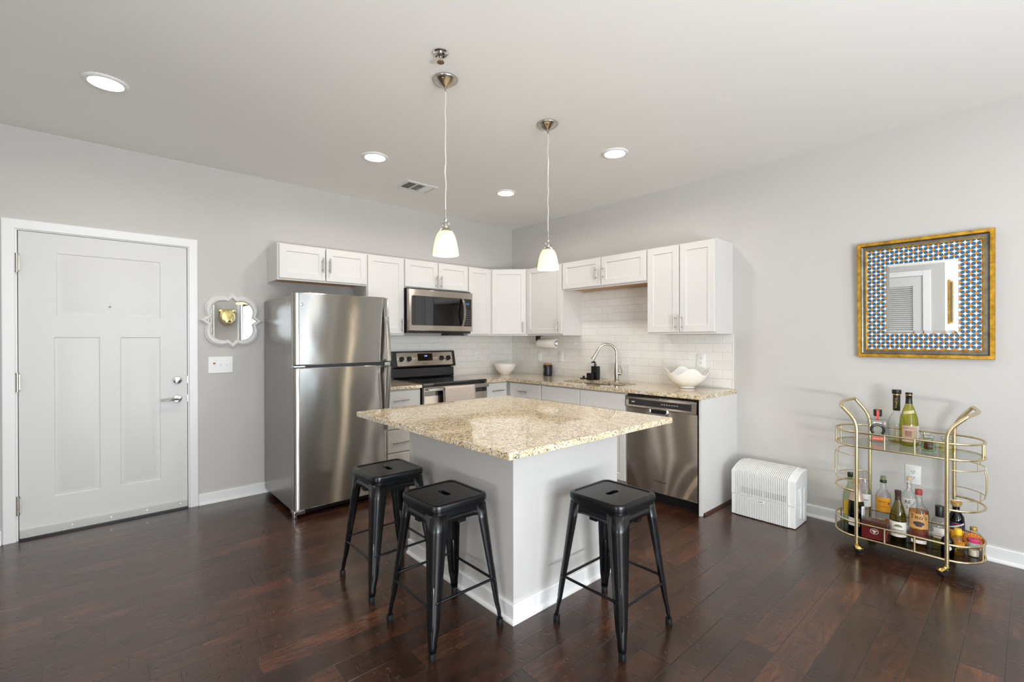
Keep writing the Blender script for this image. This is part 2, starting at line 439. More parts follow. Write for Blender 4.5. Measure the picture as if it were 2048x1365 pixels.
def lathe(bm, prof, c=(0, 0, 0), seg=28, mi=0, cap0=True, cap1=True, ax='z'):
    c = Vector(c); rings = []
    for r, z in prof:
        rings.append([bm.verts.new(c+Vector((max(r, 1e-4)*math.cos(2*PI*i/seg), max(r, 1e-4)*math.sin(2*PI*i/seg), z))) for i in range(seg)])
    for A, Bq in zip(rings, rings[1:]): bridge(bm, A, Bq, mi)
    if cap0: bm.faces.new(rings[0][::-1]).material_index = mi
    if cap1: bm.faces.new(rings[-1]).material_index = mi
def loft(bm, loops, cap0=False, cap1=False, mi=0, closed=True):
    rr = [[bm.verts.new(Vector(p)) for p in lp] for lp in loops]
    for A, Bq in zip(rr, rr[1:]):
        if closed: bridge(bm, A, Bq, mi)
        else:
            for i in range(len(A)-1): bm.faces.new((A[i], A[i+1], Bq[i+1], Bq[i])).material_index = mi
    if cap0: bm.faces.new(rr[0][::-1]).material_index = mi
    if cap1: bm.faces.new(rr[-1]).material_index = mi
    return rr
def rrect(hx, hy, r, n=6):
    pts = []
    for cx, cy, a0 in ((hx-r, hy-r, 0), (-hx+r, hy-r, 90), (-hx+r, -hy+r, 180), (hx-r, -hy+r, 270)):
        for i in range(n+1):
            a = math.radians(a0+90*i/n); pts.append((cx+r*math.cos(a), cy+r*math.sin(a)))
    return pts
def fill_holes(bm, loops, z0, z1, mi=0):
    """A slab from an outline (first loop) with holes (the rest), between two heights."""
    edges = []
    tops = []
    for lp in loops:
        v = [bm.verts.new((p[0], p[1], z1)) for p in lp]; tops.append(v)
        edges += [bm.edges.new((v[i], v[(i+1) % len(v)])) for i in range(len(v))]
    r = bmesh.ops.triangle_fill(bm, edges=edges, use_beauty=True)
    fs = [g for g in r['geom'] if isinstance(g, bmesh.types.BMFace)]
    for f in fs: f.material_index = mi
    vm = {}
    for v in tops:
        for q in v: vm[q] = bm.verts.new((q.co.x, q.co.y, z0))
    for f in fs: bm.faces.new([vm[q] for q in f.verts][::-1]).material_index = mi
    for v in tops: bridge(bm, v, [vm[q] for q in v], mi)
def arc(p, n, f): return [f(i/n) for i in range(n+1)]
def Tm(origin, u, w):
    """Local (u right, v up, w towards the room) to the world."""
    u = Vector(u).normalized(); w = Vector(w).normalized(); v = w.cross(u)
    o = Vector(origin)
    return Matrix(((u.x, v.x, w.x, o.x), (u.y, v.y, w.y, o.y), (u.z, v.z, w.z, o.z), (0, 0, 0, 1)))
TL = lambda x0, z0=0.0, y0=0.0: Tm((x0, y0, z0), (1, 0, 0), (0, -1, 0))      # on the left wall
TR = lambda y0, z0=0.0, x0=0.0: Tm((x0, y0, z0), (0, -1, 0), (-1, 0, 0))     # on the right wall

def text_bm(s, size, depth=0.0004, bend=None, align='CENTER'):
    cu = bpy.data.curves.new('lettering', 'FONT'); cu.body = s; cu.size = size; cu.align_x = align; cu.align_y = 'CENTER'; cu.extrude = depth; cu.resolution_u = 2
    ob = bpy.data.objects.new('lettering', cu)
    me = bpy.data.meshes.new_from_object(ob)
    bm = new(); bm.from_mesh(me)
    bpy.data.objects.remove(ob); bpy.data.curves.remove(cu); bpy.data.meshes.remove(me)
    return bm

def wrap(root, parent, x, y, rad, z0, z1, a_mid, a_half, mat, name='label', n=14):
    b = new(); cols = []
    for i in range(n+1):
        a = a_mid-a_half+2*a_half*i/n; cols.append([(x+rad*math.cos(a), y+rad*math.sin(a), z) for z in (z0, z1)])
    loft(b, cols, closed=False); return obj(name, b, mat, parent, ang=60)
def wrap_text(parent, s, size, x, y, rad, z, a_mid, mat, rot=0, name='lettering'):
    bm = text_bm(s, size, .0002)
    if rot: bm.transform(Matrix.Rotation(rot, 4, 'Z'))
    for v in bm.verts:
        a = a_mid+v.co.x/rad; rr = rad+.0004+v.co.z; v.co = Vector((x+rr*math.cos(a), y+rr*math.sin(a), z+v.co.y))
    return obj(name, bm, mat, parent, smooth=False)
def print_marks(parent, n, size, x, y, rad, z, a_mid, mat, rot=0, seed=1):
    rg = random.Random(seed); bm = new(); u = 0; st_ = size*.16
    bars = []
    for k in range(n):
        w = size*rg.uniform(.42, .62); kind = rg.randrange(3)
        bars.append((u, u+st_, -size*.36, size*.36))
        if kind != 1: bars.append((u+w-st_, u+w, -size*.36, size*.36*rg.choice((1, .1))))
        yy = rg.choice((.30, 0, -.30))*size; bars.append((u, u+w, yy-st_*.4, yy+st_*.4)); u += w+size*.22
    for a0, a1, b0, b1 in bars: box(bm, a0-u/2, a1-u/2, b0, b1, 0, .0004)
    if rot: bm.transform(Matrix.Rotation(rot, 4, 'Z'))
    for v in bm.verts:
        a = a_mid+v.co.x/rad; rr = rad+.0003+v.co.z; v.co = Vector((x+rr*math.cos(a), y+rr*math.sin(a), z+v.co.y))
    return obj('print_marks', bm, mat, parent, smooth=False)
def facing(x, y): return math.atan2(CAM_LOC.y-y, CAM_LOC.x-x)      # labels are turned to the room

# ------------------------------------------------------------------ the room
CH = 2.74
LX = -5.6; JOGY = -3.585; FARX = -7.6
b = new(); box(b, FARX-.12, .12, BACK_Y-.12, .12, -.08, 0); smesh('floor', b, 'floor', smooth=False)
b = new(); box(b, FARX-.12, .12, BACK_Y-.12, .12, CH, CH+.08); smesh('ceiling', b, 'ceiling', smooth=False)
DX0, DX1, DZ = -4.402, -3.440, 2.075      # entry door opening
b = new()
box(b, LX-.12, DX0, 0, .12, 0, CH); box(b, DX1, .12, 0, .12, 0, CH); box(b, DX0, DX1, 0, .12, DZ, CH)
smesh('wall_left', b, 'wall', smooth=False)
b = new(); box(b, 0, .12, BACK_Y-.12, 0, 0, CH); smesh('wall_right', b, 'wall', smooth=False)
b = new()
CD0, CD1, CDZ = -3.34, -2.44, 2.05        # closet door opening in the far left wall
box(b, LX-.12, LX, JOGY, CD0, 0, CH); box(b, LX-.12, LX, CD1, 0, 0, CH); box(b, LX-.12, LX, CD0, CD1, CDZ, CH)
box(b, FARX, LX-.12, JOGY, JOGY+.12, 0, CH)
smesh('wall_west', b, 'wall', smooth=False)
b = new(); WY0, WY1 = -5.85, -4.25
box(b, FARX-.12, FARX, BACK_Y-.12, WY0, 0, CH); box(b, FARX-.12, FARX, WY1, JOGY+.12, 0, CH)
box(b, FARX-.12, FARX, WY0, WY1, 0, .35); box(b, FARX-.12, FARX, WY0, WY1, 2.5, CH); smesh('wall_far', b, 'wall', smooth=False)
w = struct('window_3', (FARX, (WY0+WY1)/2, .35)); b = new()  # unseen window, added to bring more light to the ceiling
for yy in (WY0, (WY0+WY1)/2, WY1): box(b, FARX-.09, FARX-.03, max(WY0, yy-.03), min(WY1, yy+.03), .35, 2.5)
for zz in (.35, 1.405, 2.45): box(b, FARX-.085, FARX-.035, WY0+.031, WY1-.031, zz, zz+.05)
obj('window_frame', b, 'trim', w, smooth=False)
b = new(); box(b, FARX-.062, FARX-.058, WY0+.01, WY1-.01, .36, 2.49); obj('pane', b, 'window_glass', w, smooth=False)
WZ0, WZ1 = 0.35, 2.5
b = new()
xs = [FARX, WIN[1][0], WIN[1][1], WIN[0][0], WIN[0][1], 0]
box(b, xs[0], xs[1], BACK_Y-.12, BACK_Y, 0, CH); box(b, xs[2], xs[3], BACK_Y-.12, BACK_Y, 0, CH); box(b, xs[4], xs[5], BACK_Y-.12, BACK_Y, 0, CH)
for a0, a1 in WIN:
    box(b, a0, a1, BACK_Y-.12, BACK_Y, 0, WZ0); box(b, a0, a1, BACK_Y-.12, BACK_Y, WZ1, CH)
smesh('wall_back', b, 'wall', smooth=False)
for i, (a0, a1) in enumerate(WIN):
    w = struct('window_%d' % (i+1), ((a0+a1)/2, BACK_Y, WZ0))
    b = new(); n = 2 if i else 1
    for k in range(n+1):
        xx = a0+(a1-a0)*k/n; box(b, max(a0, xx-.03), min(a1, xx+.03), BACK_Y-.09, BACK_Y-.03, WZ0, WZ1)
    for zz in (WZ0, (WZ0+WZ1)/2-.02, WZ1-.05): box(b, a0+.031, a1-.031, BACK_Y-.085, BACK_Y-.035, zz, zz+.05)
    obj('window_frame', b, 'trim', w, smooth=False)
    b = new(); box(b, a0+.01, a1-.01, BACK_Y-.062, BACK_Y-.058, WZ0+.01, WZ1-.01); obj('pane', b, 'window_glass', w, smooth=False)
    b = new(); box(b, a0-.05, a1+.05, BACK_Y-.03, BACK_Y+.04, WZ0-.03, WZ0-.001, .005); obj('window_sill', b, 'trim', w)

def baseboard(bm, T, u0, u1, h=.088):
    prof = [(0.0005, 0), (.026, 0), (.026, .008), (.021, .016), (.0135, .020), (.0135, h-.006), (.010, h), (0.0005, h)]
    A = [T @ Vector((u0, z, w)) for w, z in prof]; Bq = [T @ Vector((u1, z, w)) for w, z in prof]
    loft(bm, [A, Bq], True, True)
b = new(); baseboard(b, TL(0), -3.389, -2.10); baseboard(b, TL(0), LX+.03, -4.462); smesh('baseboard_left', b, 'trim', ang=25)
b = new(); baseboard(b, TR(0), 2.832, 6.59); smesh('baseboard_right', b, 'trim', ang=25)

# entry door
d1 = struct('door_1', (-3.92, 0, 0))
b = new(); cs_ = [(0, -.0005), (0, -.011), (.004, -.015), (.058, -.0175), (.0635, -.014), (.0645, -.0005)]
rw = .0592/.0645
loft(b, [[(-4.3955-o_, y_, z_) for o_, y_ in cs_] for z_ in (0,)] + [[(-4.3955-o_, y_, 2.068+o_) for o_, y_ in cs_], [(-3.4485+o_*rw, y_, 2.068+o_) for o_, y_ in cs_], [(-3.4485+o_*rw, y_, 0) for o_, y_ in cs_]], True, True)
obj('casing', b, 'trim', d1, ang=20)
b = new()
box(b, DX0, -4.388, -.0005, .12, 0, DZ); box(b, -3.456, DX1, -.0005, .12, 0, DZ); box(b, -4.388, -3.456, -.0005, .12, 2.062, DZ)
obj('jamb', b, 'trim', d1, smooth=False)
b = new(); box(b, -4.3879, -4.3838, .012, .05, .0005, 2.0619); box(b, -3.4602, -3.4561, .012, .05, .0005, 2.0619); box(b, -4.3837, -3.4603, .012, .05, 2.0593, 2.0619)  # black strips put in the door gap to imitate its dark shade
obj('gap_shade_strip', b, 'black', d1, smooth=False)
def panel_door(T, W, Hh, th, panels, mould=.022, dep=.004):
    """Flush slab with moulded panels: (u0,u1,v0,v1) each."""
    bm = new()
    us = sorted({0, W, *[p[0] for p in panels], *[p[1] for p in panels]}); vsn = sorted({0, Hh, *[p[2] for p in panels], *[p[3] for p in panels]})
    for i in range(len(us)-1):
        for j in range(len(vsn)-1):
            u0, u1, v0, v1 = us[i], us[i+1], vsn[j], vsn[j+1]
            if any(p[0] <= u0 and u1 <= p[1] and p[2] <= v0 and v1 <= p[3] for p in panels): continue
            bm.faces.new([bm.verts.new((u, v, 0)) for u, v in ((u0, v0), (u1, v0), (u1, v1), (u0, v1))])
    for u0, u1, v0, v1 in panels:
        lp = lambda e, w: [(u0+e, v0+e, w), (u1-e, v0+e, w), (u1-e, v1-e, w), (u0+e, v1-e, w)]
        loft(bm, [lp(0, 0), lp(.006, -dep), lp(mould, -dep), lp(mould+.012, -.0015)], cap1=True)
    bmesh.ops.remove_doubles(bm, verts=bm.verts, dist=1e-5)
    o = [bm.verts.new((u, v, -th)) for u, v in ((0, 0), (W, 0), (W, Hh), (0, Hh))]
    bm.faces.new(o[::-1])
    f = [bm.verts.new((u, v, 0)) for u, v in ((0, 0), (W, 0), (W, Hh), (0, Hh))]
    for i in range(4): bm.faces.new((f[i], f[(i+1) % 4], o[(i+1) % 4], o[i]))
    bm.transform(T); return bm
SX = -4.3835; SW = .923
pan = [(-4.203-SX, -3.628-SX, 1.497, 1.930), (-4.216-SX, -3.978-SX, .258, 1.352), (-3.868-SX, -3.630-SX, .258, 1.352)]
slab = obj('door_slab', panel_door(TL(SX, 0.012, .004), SW, 2.047, .045, [(u0, u1, v0-.012, v1-.012) for u0, u1, v0, v1 in pan]), 'door', d1, ang=20)
for z in (1.843, 1.053, .236):
    b = new(); cyl(b, (-4.388, -.012, z-.055), (-4.388, -.012, z+.055), .0085, seg=12)
    for q in (-.058, .058): cyl(b, (-4.388, -.012, z+q-.004), (-4.388, -.012, z+q+.004), .010, seg=12)
    box(b, -4.394, -4.376, -.010, -.0008, z-.05, z+.05)
    obj('hinge', b, 'nickel', d1)
b = new(); box(b, SX+.002, SX+SW-.002, -.010, .004, .014, .066, .002)
for k in range(5): cyl(b, (SX+.05+k*.206, -.012, .045), (SX+.05+k*.206, -.009, .045), .005, seg=10, mi=1)
obj('door_sweep', b, ['sweep', 'nickel'], d1)
b = new(); box(b, -4.388, -3.456, .0, .10, .0005, .012); obj('threshold', b, 'black', d1, smooth=False)
b = new(); lathe(b, [(.031, 0), (.031, .006), (.027, .013), (.016, .016), (.0, .016)], seg=28); box(b, -.004, .004, -.014, .014, .014, .03, .002)
obj('deadbolt', b, 'chrome', d1, T=Tm((-3.524, .004, 1.017), (1, 0, 0), (0, -1, 0)))
b = new(); lathe(b, [(.031, 0), (.031, .006), (.026, .012), (.013, .014), (.011, .045), (0, .046)], seg=28)
tube(b, [(0, 0, .04), (-.02, .001, .046), (-.06, -.003, .05), (-.105, -.004, .046)], [.010, .0105, .0095, .008], 10)
obj('lever_handle', b, 'chrome', d1, T=Tm((-3.524, .004, .870), (1, 0, 0), (0, -1, 0)))
for z in (1.017, .870):
    b = new(); box(b, -3.4605, -3.4562, -.003, .02, z-.028, z+.028, .001); obj('strike_plate', b, 'nickel', d1)
b = new(); lathe(b, [(.0075, 0), (.0075, .003), (.004, .004), (.0, .002)], seg=16); obj('peephole', b, 'nickel', d1, T=Tm((-3.923, .003, 1.573), (1, 0, 0), (0, -1, 0)))

# louvred closet door on the far left wall (seen in the mirror)
d2 = struct('door_2', (LX, -2.85, 0))
TW = Tm((LX, CD1, 0), (0, -1, 0), (1, 0, 0))
TW = Tm((LX, CD0, 0), (0, 1, 0), (1, 0, 0))
b = new(); cw = CD1-CD0
for bx in ((-.083, .008, 0, CDZ+.075), (cw-.008, cw+.083, 0, CDZ+.075)): box(b, bx[0], bx[1], bx[2], bx[3], .0005, .018, .004)
box(b, .0081, cw-.0081, CDZ-.008, CDZ+.075, .0005, .018, .004)
obj('casing', b, 'trim', d2, T=TW)
b = new()
box(b, .012, .125, .012, CDZ-.012, -.03, .004); box(b, cw-.125, cw-.012, .012, CDZ-.012, -.03, .004)
for v0, v1 in ((.012, .20), (.98, 1.12), (CDZ-.16, CDZ-.012)): box(b, .1251, cw-.1251, v0, v1, -.03, .004)
for v0, v1 in ((.20, .98), (1.12, CDZ-.16)):
    n = int((v1-v0)/.032)
    for k in range(n):
        v = v0+(k+.5)*(v1-v0)/n
        loft(b, [[(uu, v-.016, .0), (uu, v-.011, .003), (uu, v+.016, -.024), (uu, v+.011, -.027)] for uu in (.124, cw-.124)], True, True)
obj('louvred_panel', b, 'door', d2, T=TW, smooth=False)
for v in (.25, 1.83):
    b = new(); cyl(b, (.006, v-.05, .008), (.006, v+.05, .008), .007, seg=10); obj('hinge', b, 'nickel', d2, T=TW)
b = new(); box(b, .0, cw, 0, CDZ, -.11, -.09); obj('closet_back', b, 'wall', d2, T=TW, smooth=False)

# ------------------------------------------------------------------ tiles
b = new()
fill = [(-2.15, 0), (0, 0)]
box(b, -2.14, -.0005, -.007, -.0005, .905, 1.3715)
tag(obj('tiled_backsplash', b, 'tile', smooth=False), 'white subway tile backsplash on the wall behind the stove', 'backsplash')
b = new()
box(b, -.007, -.0005, -2.790, -.0071, .905, 1.3715); box(b, -.007, -.0005, -2.1700, -1.1537, 1.3715, 1.838)
tag(obj('tiled_backsplash', b, 'tile', smooth=False), 'white subway tile backsplash on the wall behind the sink and faucet', 'backsplash')
b = new(); box(b, -.009, -.0005, -2.798, -2.7905, .905, 1.37, .001); o = smesh('trim_1', b, 'trim')

# ------------------------------------------------------------------ cabinets
def shaker(W, Hh, th=.019, st=.056, rec=.0075):
    bm = new()
    lp = lambda e, w: [(e, e, w), (W-e, e, w), (W-e, Hh-e, w), (e, Hh-e, w)]
    loft(bm, [lp(0, 0), lp(0, th-.0025), lp(.0025, th), lp(st, th), lp(st+.003, th-rec), lp(st+.004, th-rec)], cap0=True, cap1=True)
    return bm
def slabfront(W, Hh, th=.019):
    bm = new(); lp = lambda e, w: [(e, e, w), (W-e, e, w), (W-e, Hh-e, w), (e, Hh-e, w)]
    loft(bm, [lp(0, 0), lp(0, th-.004), lp(.0015, th-.001), lp(.004, th)], cap0=True, cap1=True); return bm
def pull_bm(p, vertical, L=.128, off=.03):
    bm = new(); d = Vector((0, 1, 0)) if vertical else Vector((1, 0, 0)); p = Vector(p)
    cyl(bm, p-d*L/2+Vector((0, 0, off)), p+d*L/2+Vector((0, 0, off)), .0055, seg=12)
    for s in (-.3*L, .3*L): cyl(bm, p+d*s, p+d*s+Vector((0, 0, off)), .0042, seg=10)
    return bm
def fronts(root, T, D, items):
    """items: (kind, u0,u1,v0,v1, pull) in the cabinet's own frame, mounted on its face at depth D."""
    for kind, u0, u1, v0, v1, pl in items:
        bm = shaker(u1-u0, v1-v0) if kind == 'door' else slabfront(u1-u0, v1-v0)
        bmesh.ops.translate(bm, verts=bm.verts, vec=(u0, v0, D+.0015))
        f = obj('cabinet_door' if kind == 'door' else 'drawer_front', bm, 'cabinet', root, T=T, ang=20)
        if pl:
            obj('bar_pull', pull_bm((pl[0], pl[1], D+.0205), pl[2], pl[3] if len(pl) > 3 else .128), 'pull', f, T=T)
CT, CB, CBS = 2.137, 1.372, 1.832          # top of the uppers, bottom of the tall ones, bottom of the short ones
def upper(name, label, T, W, z0, items, short, loc):
    r = thing(name, label, 'cabinet', loc, 'white wall cabinets')
    D = .305; b = new()
    h = CT-z0
    box(b, 0, .018, 0, h, .0005, D-.0191); box(b, W-.018, W, 0, h, .0005, D-.0191)
    box(b, .0181, W-.0181, h-.018, h, .0005, D-.0191); box(b, .0181, W-.0181, .03, h-.0181, .0005, .007)
    if not short: box(b, .0181, W-.0181, .012, .029, .0071, D-.0191)
    # face frame
    lp = lambda e, w: [(e, e, w), (W-e, e, w), (W-e, h-e, w), (e, h-e, w)]
    loft(b, [lp(0, D-.019), lp(0, D), lp(.035, D), lp(.035, D-.019), lp(0, D-.019)])
    obj('carcass', b, 'cabinet', r, T=T, smooth=False)
    if short:
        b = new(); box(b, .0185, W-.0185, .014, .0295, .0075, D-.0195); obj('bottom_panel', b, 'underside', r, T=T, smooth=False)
    fronts(r, T, D, [(k, u0, u1, v0-z0, v1-z0, (p[0], p[1]-z0, *p[2:]) if p else None) for k, u0, u1, v0, v1, p in items])
    return r
dT = CT-.006
# left wall, from the fridge to the corner
x0 = -2.880
upper('wall_cabinet', 'wide low white wall cabinet with two doors above the stainless fridge', TL(x0, CBS), .775, CBS,
      [('door', .012, .388, CBS+.014, dT, (.362, CBS+.085+.064, True)), ('door', .396, .768, CBS+.014, dT, (.423, CBS+.085+.064, True))], True, (x0+.39, 0, CBS))
x0 = -2.1045
upper('wall_cabinet', 'tall single door white wall cabinet between the fridge cabinet and the microwave', TL(x0, CB), .387, CB,
      [('door', .006, .380, CB+.018, dT, (.352, CB+.10, True))], False, (x0+.19, 0, CB))
x0 = -1.717; MB = 1.848
upper('wall_cabinet', 'low white wall cabinet with two doors right above the microwave', TL(x0, MB), .782, MB,
      [('door', .006, .388, MB+.012, dT, (.364, MB+.082, True)), ('door', .396, .776, MB+.012, dT, (.420, MB+.082, True))], True, (x0+.39, 0, MB))
x0 = -.9345
upper('wall_cabinet', 'narrow white wall cabinet without a pull between microwave and corner cabinet', TL(x0, CB), .3235, CB,
      [('door', .006, .310, CB+.018, dT, None)], False, (x0+.16, 0, CB))
# diagonal corner cabinet
r = thing('corner_wall_cabinet', 'white diagonal wall cabinet filling the kitchen corner', 'cabinet', (-.3, -.3, CB), 'white wall cabinets')
b = new(); c5 = [(-.0005, -.0005), (-.610, -.0005), (-.610, -.305), (-.305, -.610), (-.0005, -.610)]
loft(b, [[(x, y, CB) for x, y in c5], [(x, y, CT) for x, y in c5]], True, True)
obj('carcass', b, 'cabinet', r, smooth=False)
s2 = math.sqrt(.5); Wd = .305*math.sqrt(2)
TD = Tm((-.610, -.305, CB), (s2, -s2, 0), (-s2, -s2, 0))
fronts(r, TD, 0, [('door', .022, Wd-.022, .018, dT-CB, (Wd-.05, .10, True))])
# right wall, from the corner outwards
upper('wall_cabinet', 'tall single door white wall cabinet next to the corner, above the paper towels', TR(-.6105, CB), .5425, CB,
      [('door', .006, .534, CB+.018, dT, (.488, CB+.10, True))], False, (0, -.88, CB))
upper('wall_cabinet', 'wide low white wall cabinet with two doors above the sink', TR(-1.1535, CBS+.008), 1.0165, CBS+.008,
      [('door', .008, .502, CBS+.024, dT, (.452, CBS+.095+.05, True)), ('door', .512, 1.008, CBS+.024, dT, (.536, CBS+.095+.05, True))], True, (0, -1.66, CBS))
upper('wall_cabinet', 'tall two door white wall cabinet at the end of the run beside the bare wall', TR(-2.1705, CB), .618, CB,
      [('door', .006, .306, CB+.018, dT, (.276, CB+.10, True)), ('door', .314, .612, CB+.018, dT, (.334, CB+.10, True))], False, (0, -2.48, CB))

# base cabinets
def base(name, label, T, W, items, loc, D=.61, rot=None):
    r = thing(name, label, 'cabinet', loc, 'white base cabinets'); b = new()
    box(b, 0, W, .105, .874, D-.02, D); box(b, 0, .018, .105, .874, .0005, D-.0201); box(b, W-.018, W, .105, .874, .0005, D-.0201)
    box(b, .0181, W-.0181, .105, .123, .0005, D-.0201); box(b, 0, W, 0.0005, .1049, .0005, D-.075)
    obj('carcass', b, 'cabinet', r, T=T, smooth=False); fronts(r, T, D, items); return r
base('base_cabinet', 'narrow white drawer stack between the fridge and the stove', TL(-2.150), .434,
     [('drawer', .008, .426, .715, .862, (.217, .782, False, .155)), ('drawer', .008, .426, .520, .703, (.217, .612, False, .155)),
      ('drawer', .008, .426, .308, .509, (.217, .404, False, .155)), ('drawer', .008, .426, .112, .297, (.217, .20, False, .155))], (-1.93, 0, 0))
base('base_cabinet', 'small white base cabinet with one drawer just right of the stove', TL(-.932), .305,
     [('drawer', .010, .285, .715, .862, (.147, .782, False, .165)), ('door', .010, .285, .112, .703, (.25, .63, True))], (-.78, 0, 0))
r = base('base_cabinet', 'white corner base cabinet with one drawer under the small bowl', TR(-.0005), 1.138,
     [('drawer', .668, 1.128, .715, .862, (.889, .780, False, .128)), ('door', .668, 1.128, .112, .703, (1.09, .63, True))], (0, -.6, 0))
base('sink_base_cabinet', 'white sink base cabinet with two false drawer fronts without pulls', TR(-1.139), 1.02,
     [('drawer', .012, .506, .715, .862, None), ('drawer', .514, 1.012, .715, .862, None),
      ('door', .012, .506, .112, .703, (.47, .63, True)), ('door', .514, 1.012, .112, .703, (.55, .63, True))], (0, -1.65, 0))
b = new(); box(b, -.628, -.0005, -2.824, -2.803, .0005, .877, .001)
tag(obj('end_panel', b, 'cabinet'), 'plain white end panel closing the counter run beside the dishwasher', 'panel')
b = new(); lp = lambda x: [(x, -2.8245, .0005), (x, -2.843, .0005), (x, -2.8415, .008), (x, -2.835, .015), (x, -2.8245, .018)]
loft(b, [lp(-.60), lp(-.03)], True, True); smesh('trim_2', b, 'darkwood')

# worktops
ZC, TH = .908, .031
b = new()
sink = []
for i in range(40):
    a = 2*PI*i/40
    ca, sa = math.cos(a), math.sin(a)
    sink.append((-.345+.185*math.copysign(abs(ca)**.62, ca), -1.648+.372*math.copysign(abs(sa)**.45, sa)))
outl = [(-.942, -.0085), (-.0085, -.0085), (-.0085, -2.8285), (-.655, -2.8285), (-.655, -.655), (-.942, -.655)]
fill_holes(b, [outl, sink], ZC-TH, ZC)
tag(obj('granite_worktop', b, 'granite', smooth=False), 'L-shaped speckled granite worktop with the sink, right of the stove', 'countertop')
b = new(); box(b, -2.150, -1.718, -.655, -.0085, ZC-TH, ZC, .003)
tag(obj('granite_worktop', b, 'granite'), 'short speckled granite worktop between fridge and stove', 'countertop')

# undermount double sink
r = thing('double_sink', 'undermount double bowl stainless sink set in the granite worktop', 'sink', (-.345, -1.648, .70))
for yc, hy in ((-1.475, .172), (-1.826, .162)):
    b = new(); N = 5
    def lpz(e, z, r0): return [(-.345+x, yc+y, z) for x, y in rrect(.19-e, hy-e, r0, N)]
    loft(b, [lpz(-.012, ZC-TH-.001, .07), lpz(0, ZC-TH-.0015, .06), lpz(.006, .75, .06), lpz(.03, .70, .05), lpz(.12, .695, .03)], cap1=True)
    o = obj('sink_bowl', b, 'sink', r)
    b = new(); lathe(b, [(.036, .6965), (.036, .699), (.028, .6975), (0, .6975)], (-.345, yc, 0), 20); obj('drain', b, 'chrome', o)

# faucet
FB = Vector((-.108, -1.690, ZC+.0005)); fd = Vector((-.17, .12, 0)).normalized()
r = thing('faucet', 'tall arched brushed nickel pull-down faucet behind the sink', 'faucet', FB)
b = new(); lathe(b, [(.027, 0), (.027, .006), (.021, .012), (.021, .05), (.0235, .10), (.019, .16), (.0145, .20)], FB, 20)
obj('faucet_body', b, 'nickel', r)
b = new(); pts = [FB+Vector((0, 0, z)) for z in (.19, .24, .275)]
RA = .098
for i in range(1, 13):
    a = PI*(i/12)*.86; pts.append(FB+Vector((0, 0, .275))+fd*(RA-RA*math.cos(a))+Vector((0, 0, RA*math.sin(a))))
tube(b, pts, .0125, 12); obj('gooseneck', b, 'nickel', r)
e = pts[-1]; dd = (pts[-1]-pts[-2]).normalized()
b = new(); cyl(b, e, e+dd*.03, .0135, .016); cyl(b, e+dd*.03, e+dd*.115, .016, .0215); obj('spray_head', b, 'nickel', r)
b = new(); sd = Vector((0.25, -1, 0)).normalized(); h0 = FB+Vector((0, 0, .075))
cyl(b, h0, h0+sd*.048, .015); tube(b, [h0+sd*.042, h0+sd*.055+Vector((0, 0, .03)), h0+sd*.035+Vector((0, 0, .085))], [.009, .008, .005], 8)
obj('lever_handle', b, 'nickel', r)

# ------------------------------------------------------------------ range
RX0, RX1 = -1.712, -.946
r = thing('electric_range', 'black and stainless electric range with glass cooktop between the counters', 'stove', ((RX0+RX1)/2, -.33, 0))
b = new(); box(b, RX0+.004, RX1-.004, -.625, -.012, .09, .893); box(b, RX0+.02, RX1-.02, -.56, -.03, .0005, .0899); obj('body', b, 'black_enamel', r, smooth=False)
b = new(); box(b, RX0, RX1, -.655, -.065, .8935, .919, .006, 3); o = obj('cooktop', b, 'black_glass', r)
for (ux, uy, rad) in ((-1.53, -.47, .105), (-1.13, -.47, .085), (-1.53, -.22, .08), (-1.13, -.22, .1)):
    b = new(); lathe(b, [(rad-.0012, .9192), (rad-.0012, .9194), (rad, .9194), (rad, .9192)], (ux, uy, 0), 40, cap0=False, cap1=False)
    obj('burner_ring', b, flat('burner_grey', (.05, .05, .05)), o, smooth=False)
def prism_x(bm, prof, xa, xb, mi=0): loft(bm, [[(xa, y, z) for y, z in prof], [(xb, y, z) for y, z in prof]], True, True, mi)
b = new()
prism_x(b, [(-.012, .9195), (-.062, .9195), (-.072, .9345), (-.066, 1.022), (-.012, 1.022)], RX0+.006, RX1-.012)
prism_x(b, [(-.012, 1.0225), (-.085, 1.034), (-.092, 1.042), (-.060, 1.203), (-.050, 1.2075), (-.012, 1.2075)], RX0, RX1)
bg = obj('backguard', b, 'black_enamel', r, ang=25)
# sloped face frame of the control panel
pv = Vector((0, .032, .161)).normalized(); pu = Vector((1, 0, 0)); pw = pu.cross(pv)
TP = Matrix(((pu.x, pv.x, pw.x, RX0), (pu.y, pv.y, pw.y, -.0925), (pu.z, pv.z, pw.z, 1.042), (0, 0, 0, 1)))
b = new(); lo = [(x+.385-.003, y+.081, w) for w in (0.0, .003) for x, y in rrect(.345, .070, .012, 4)]; n = len(lo)//2
loft(b, [lo[:n], lo[n:]], True, True); cp = obj('control_panel', b, 'steel_warm', bg, T=TP, ang=25)
b = new(); loft(b, [[(x+.376, y+.10, w) for x, y in rrect(.091, .040, .006, 4)] for w in (.0032, .0055)], True, True); obj('display', b, 'black_glass', bg, T=TP)
bm = text_bm('2:06', .021); bm.transform(Matrix.Translation((.385, .112, .0062))); obj('clock_digits', bm, 'led_blue', bg, T=TP, smooth=False)
for u in (.090, .178, .583, .670):
    b = new(); lathe(b, [(.027, .0032), (.027, .008), (.0225, .011), (.021, .030), (.018, .033), (0, .033)], (u, .083, 0), 24); box(b, u-.006, u+.006, .083-.024, .083+.024, .030, .040, .003)
    obj('knob', b, 'black', bg, T=TP)
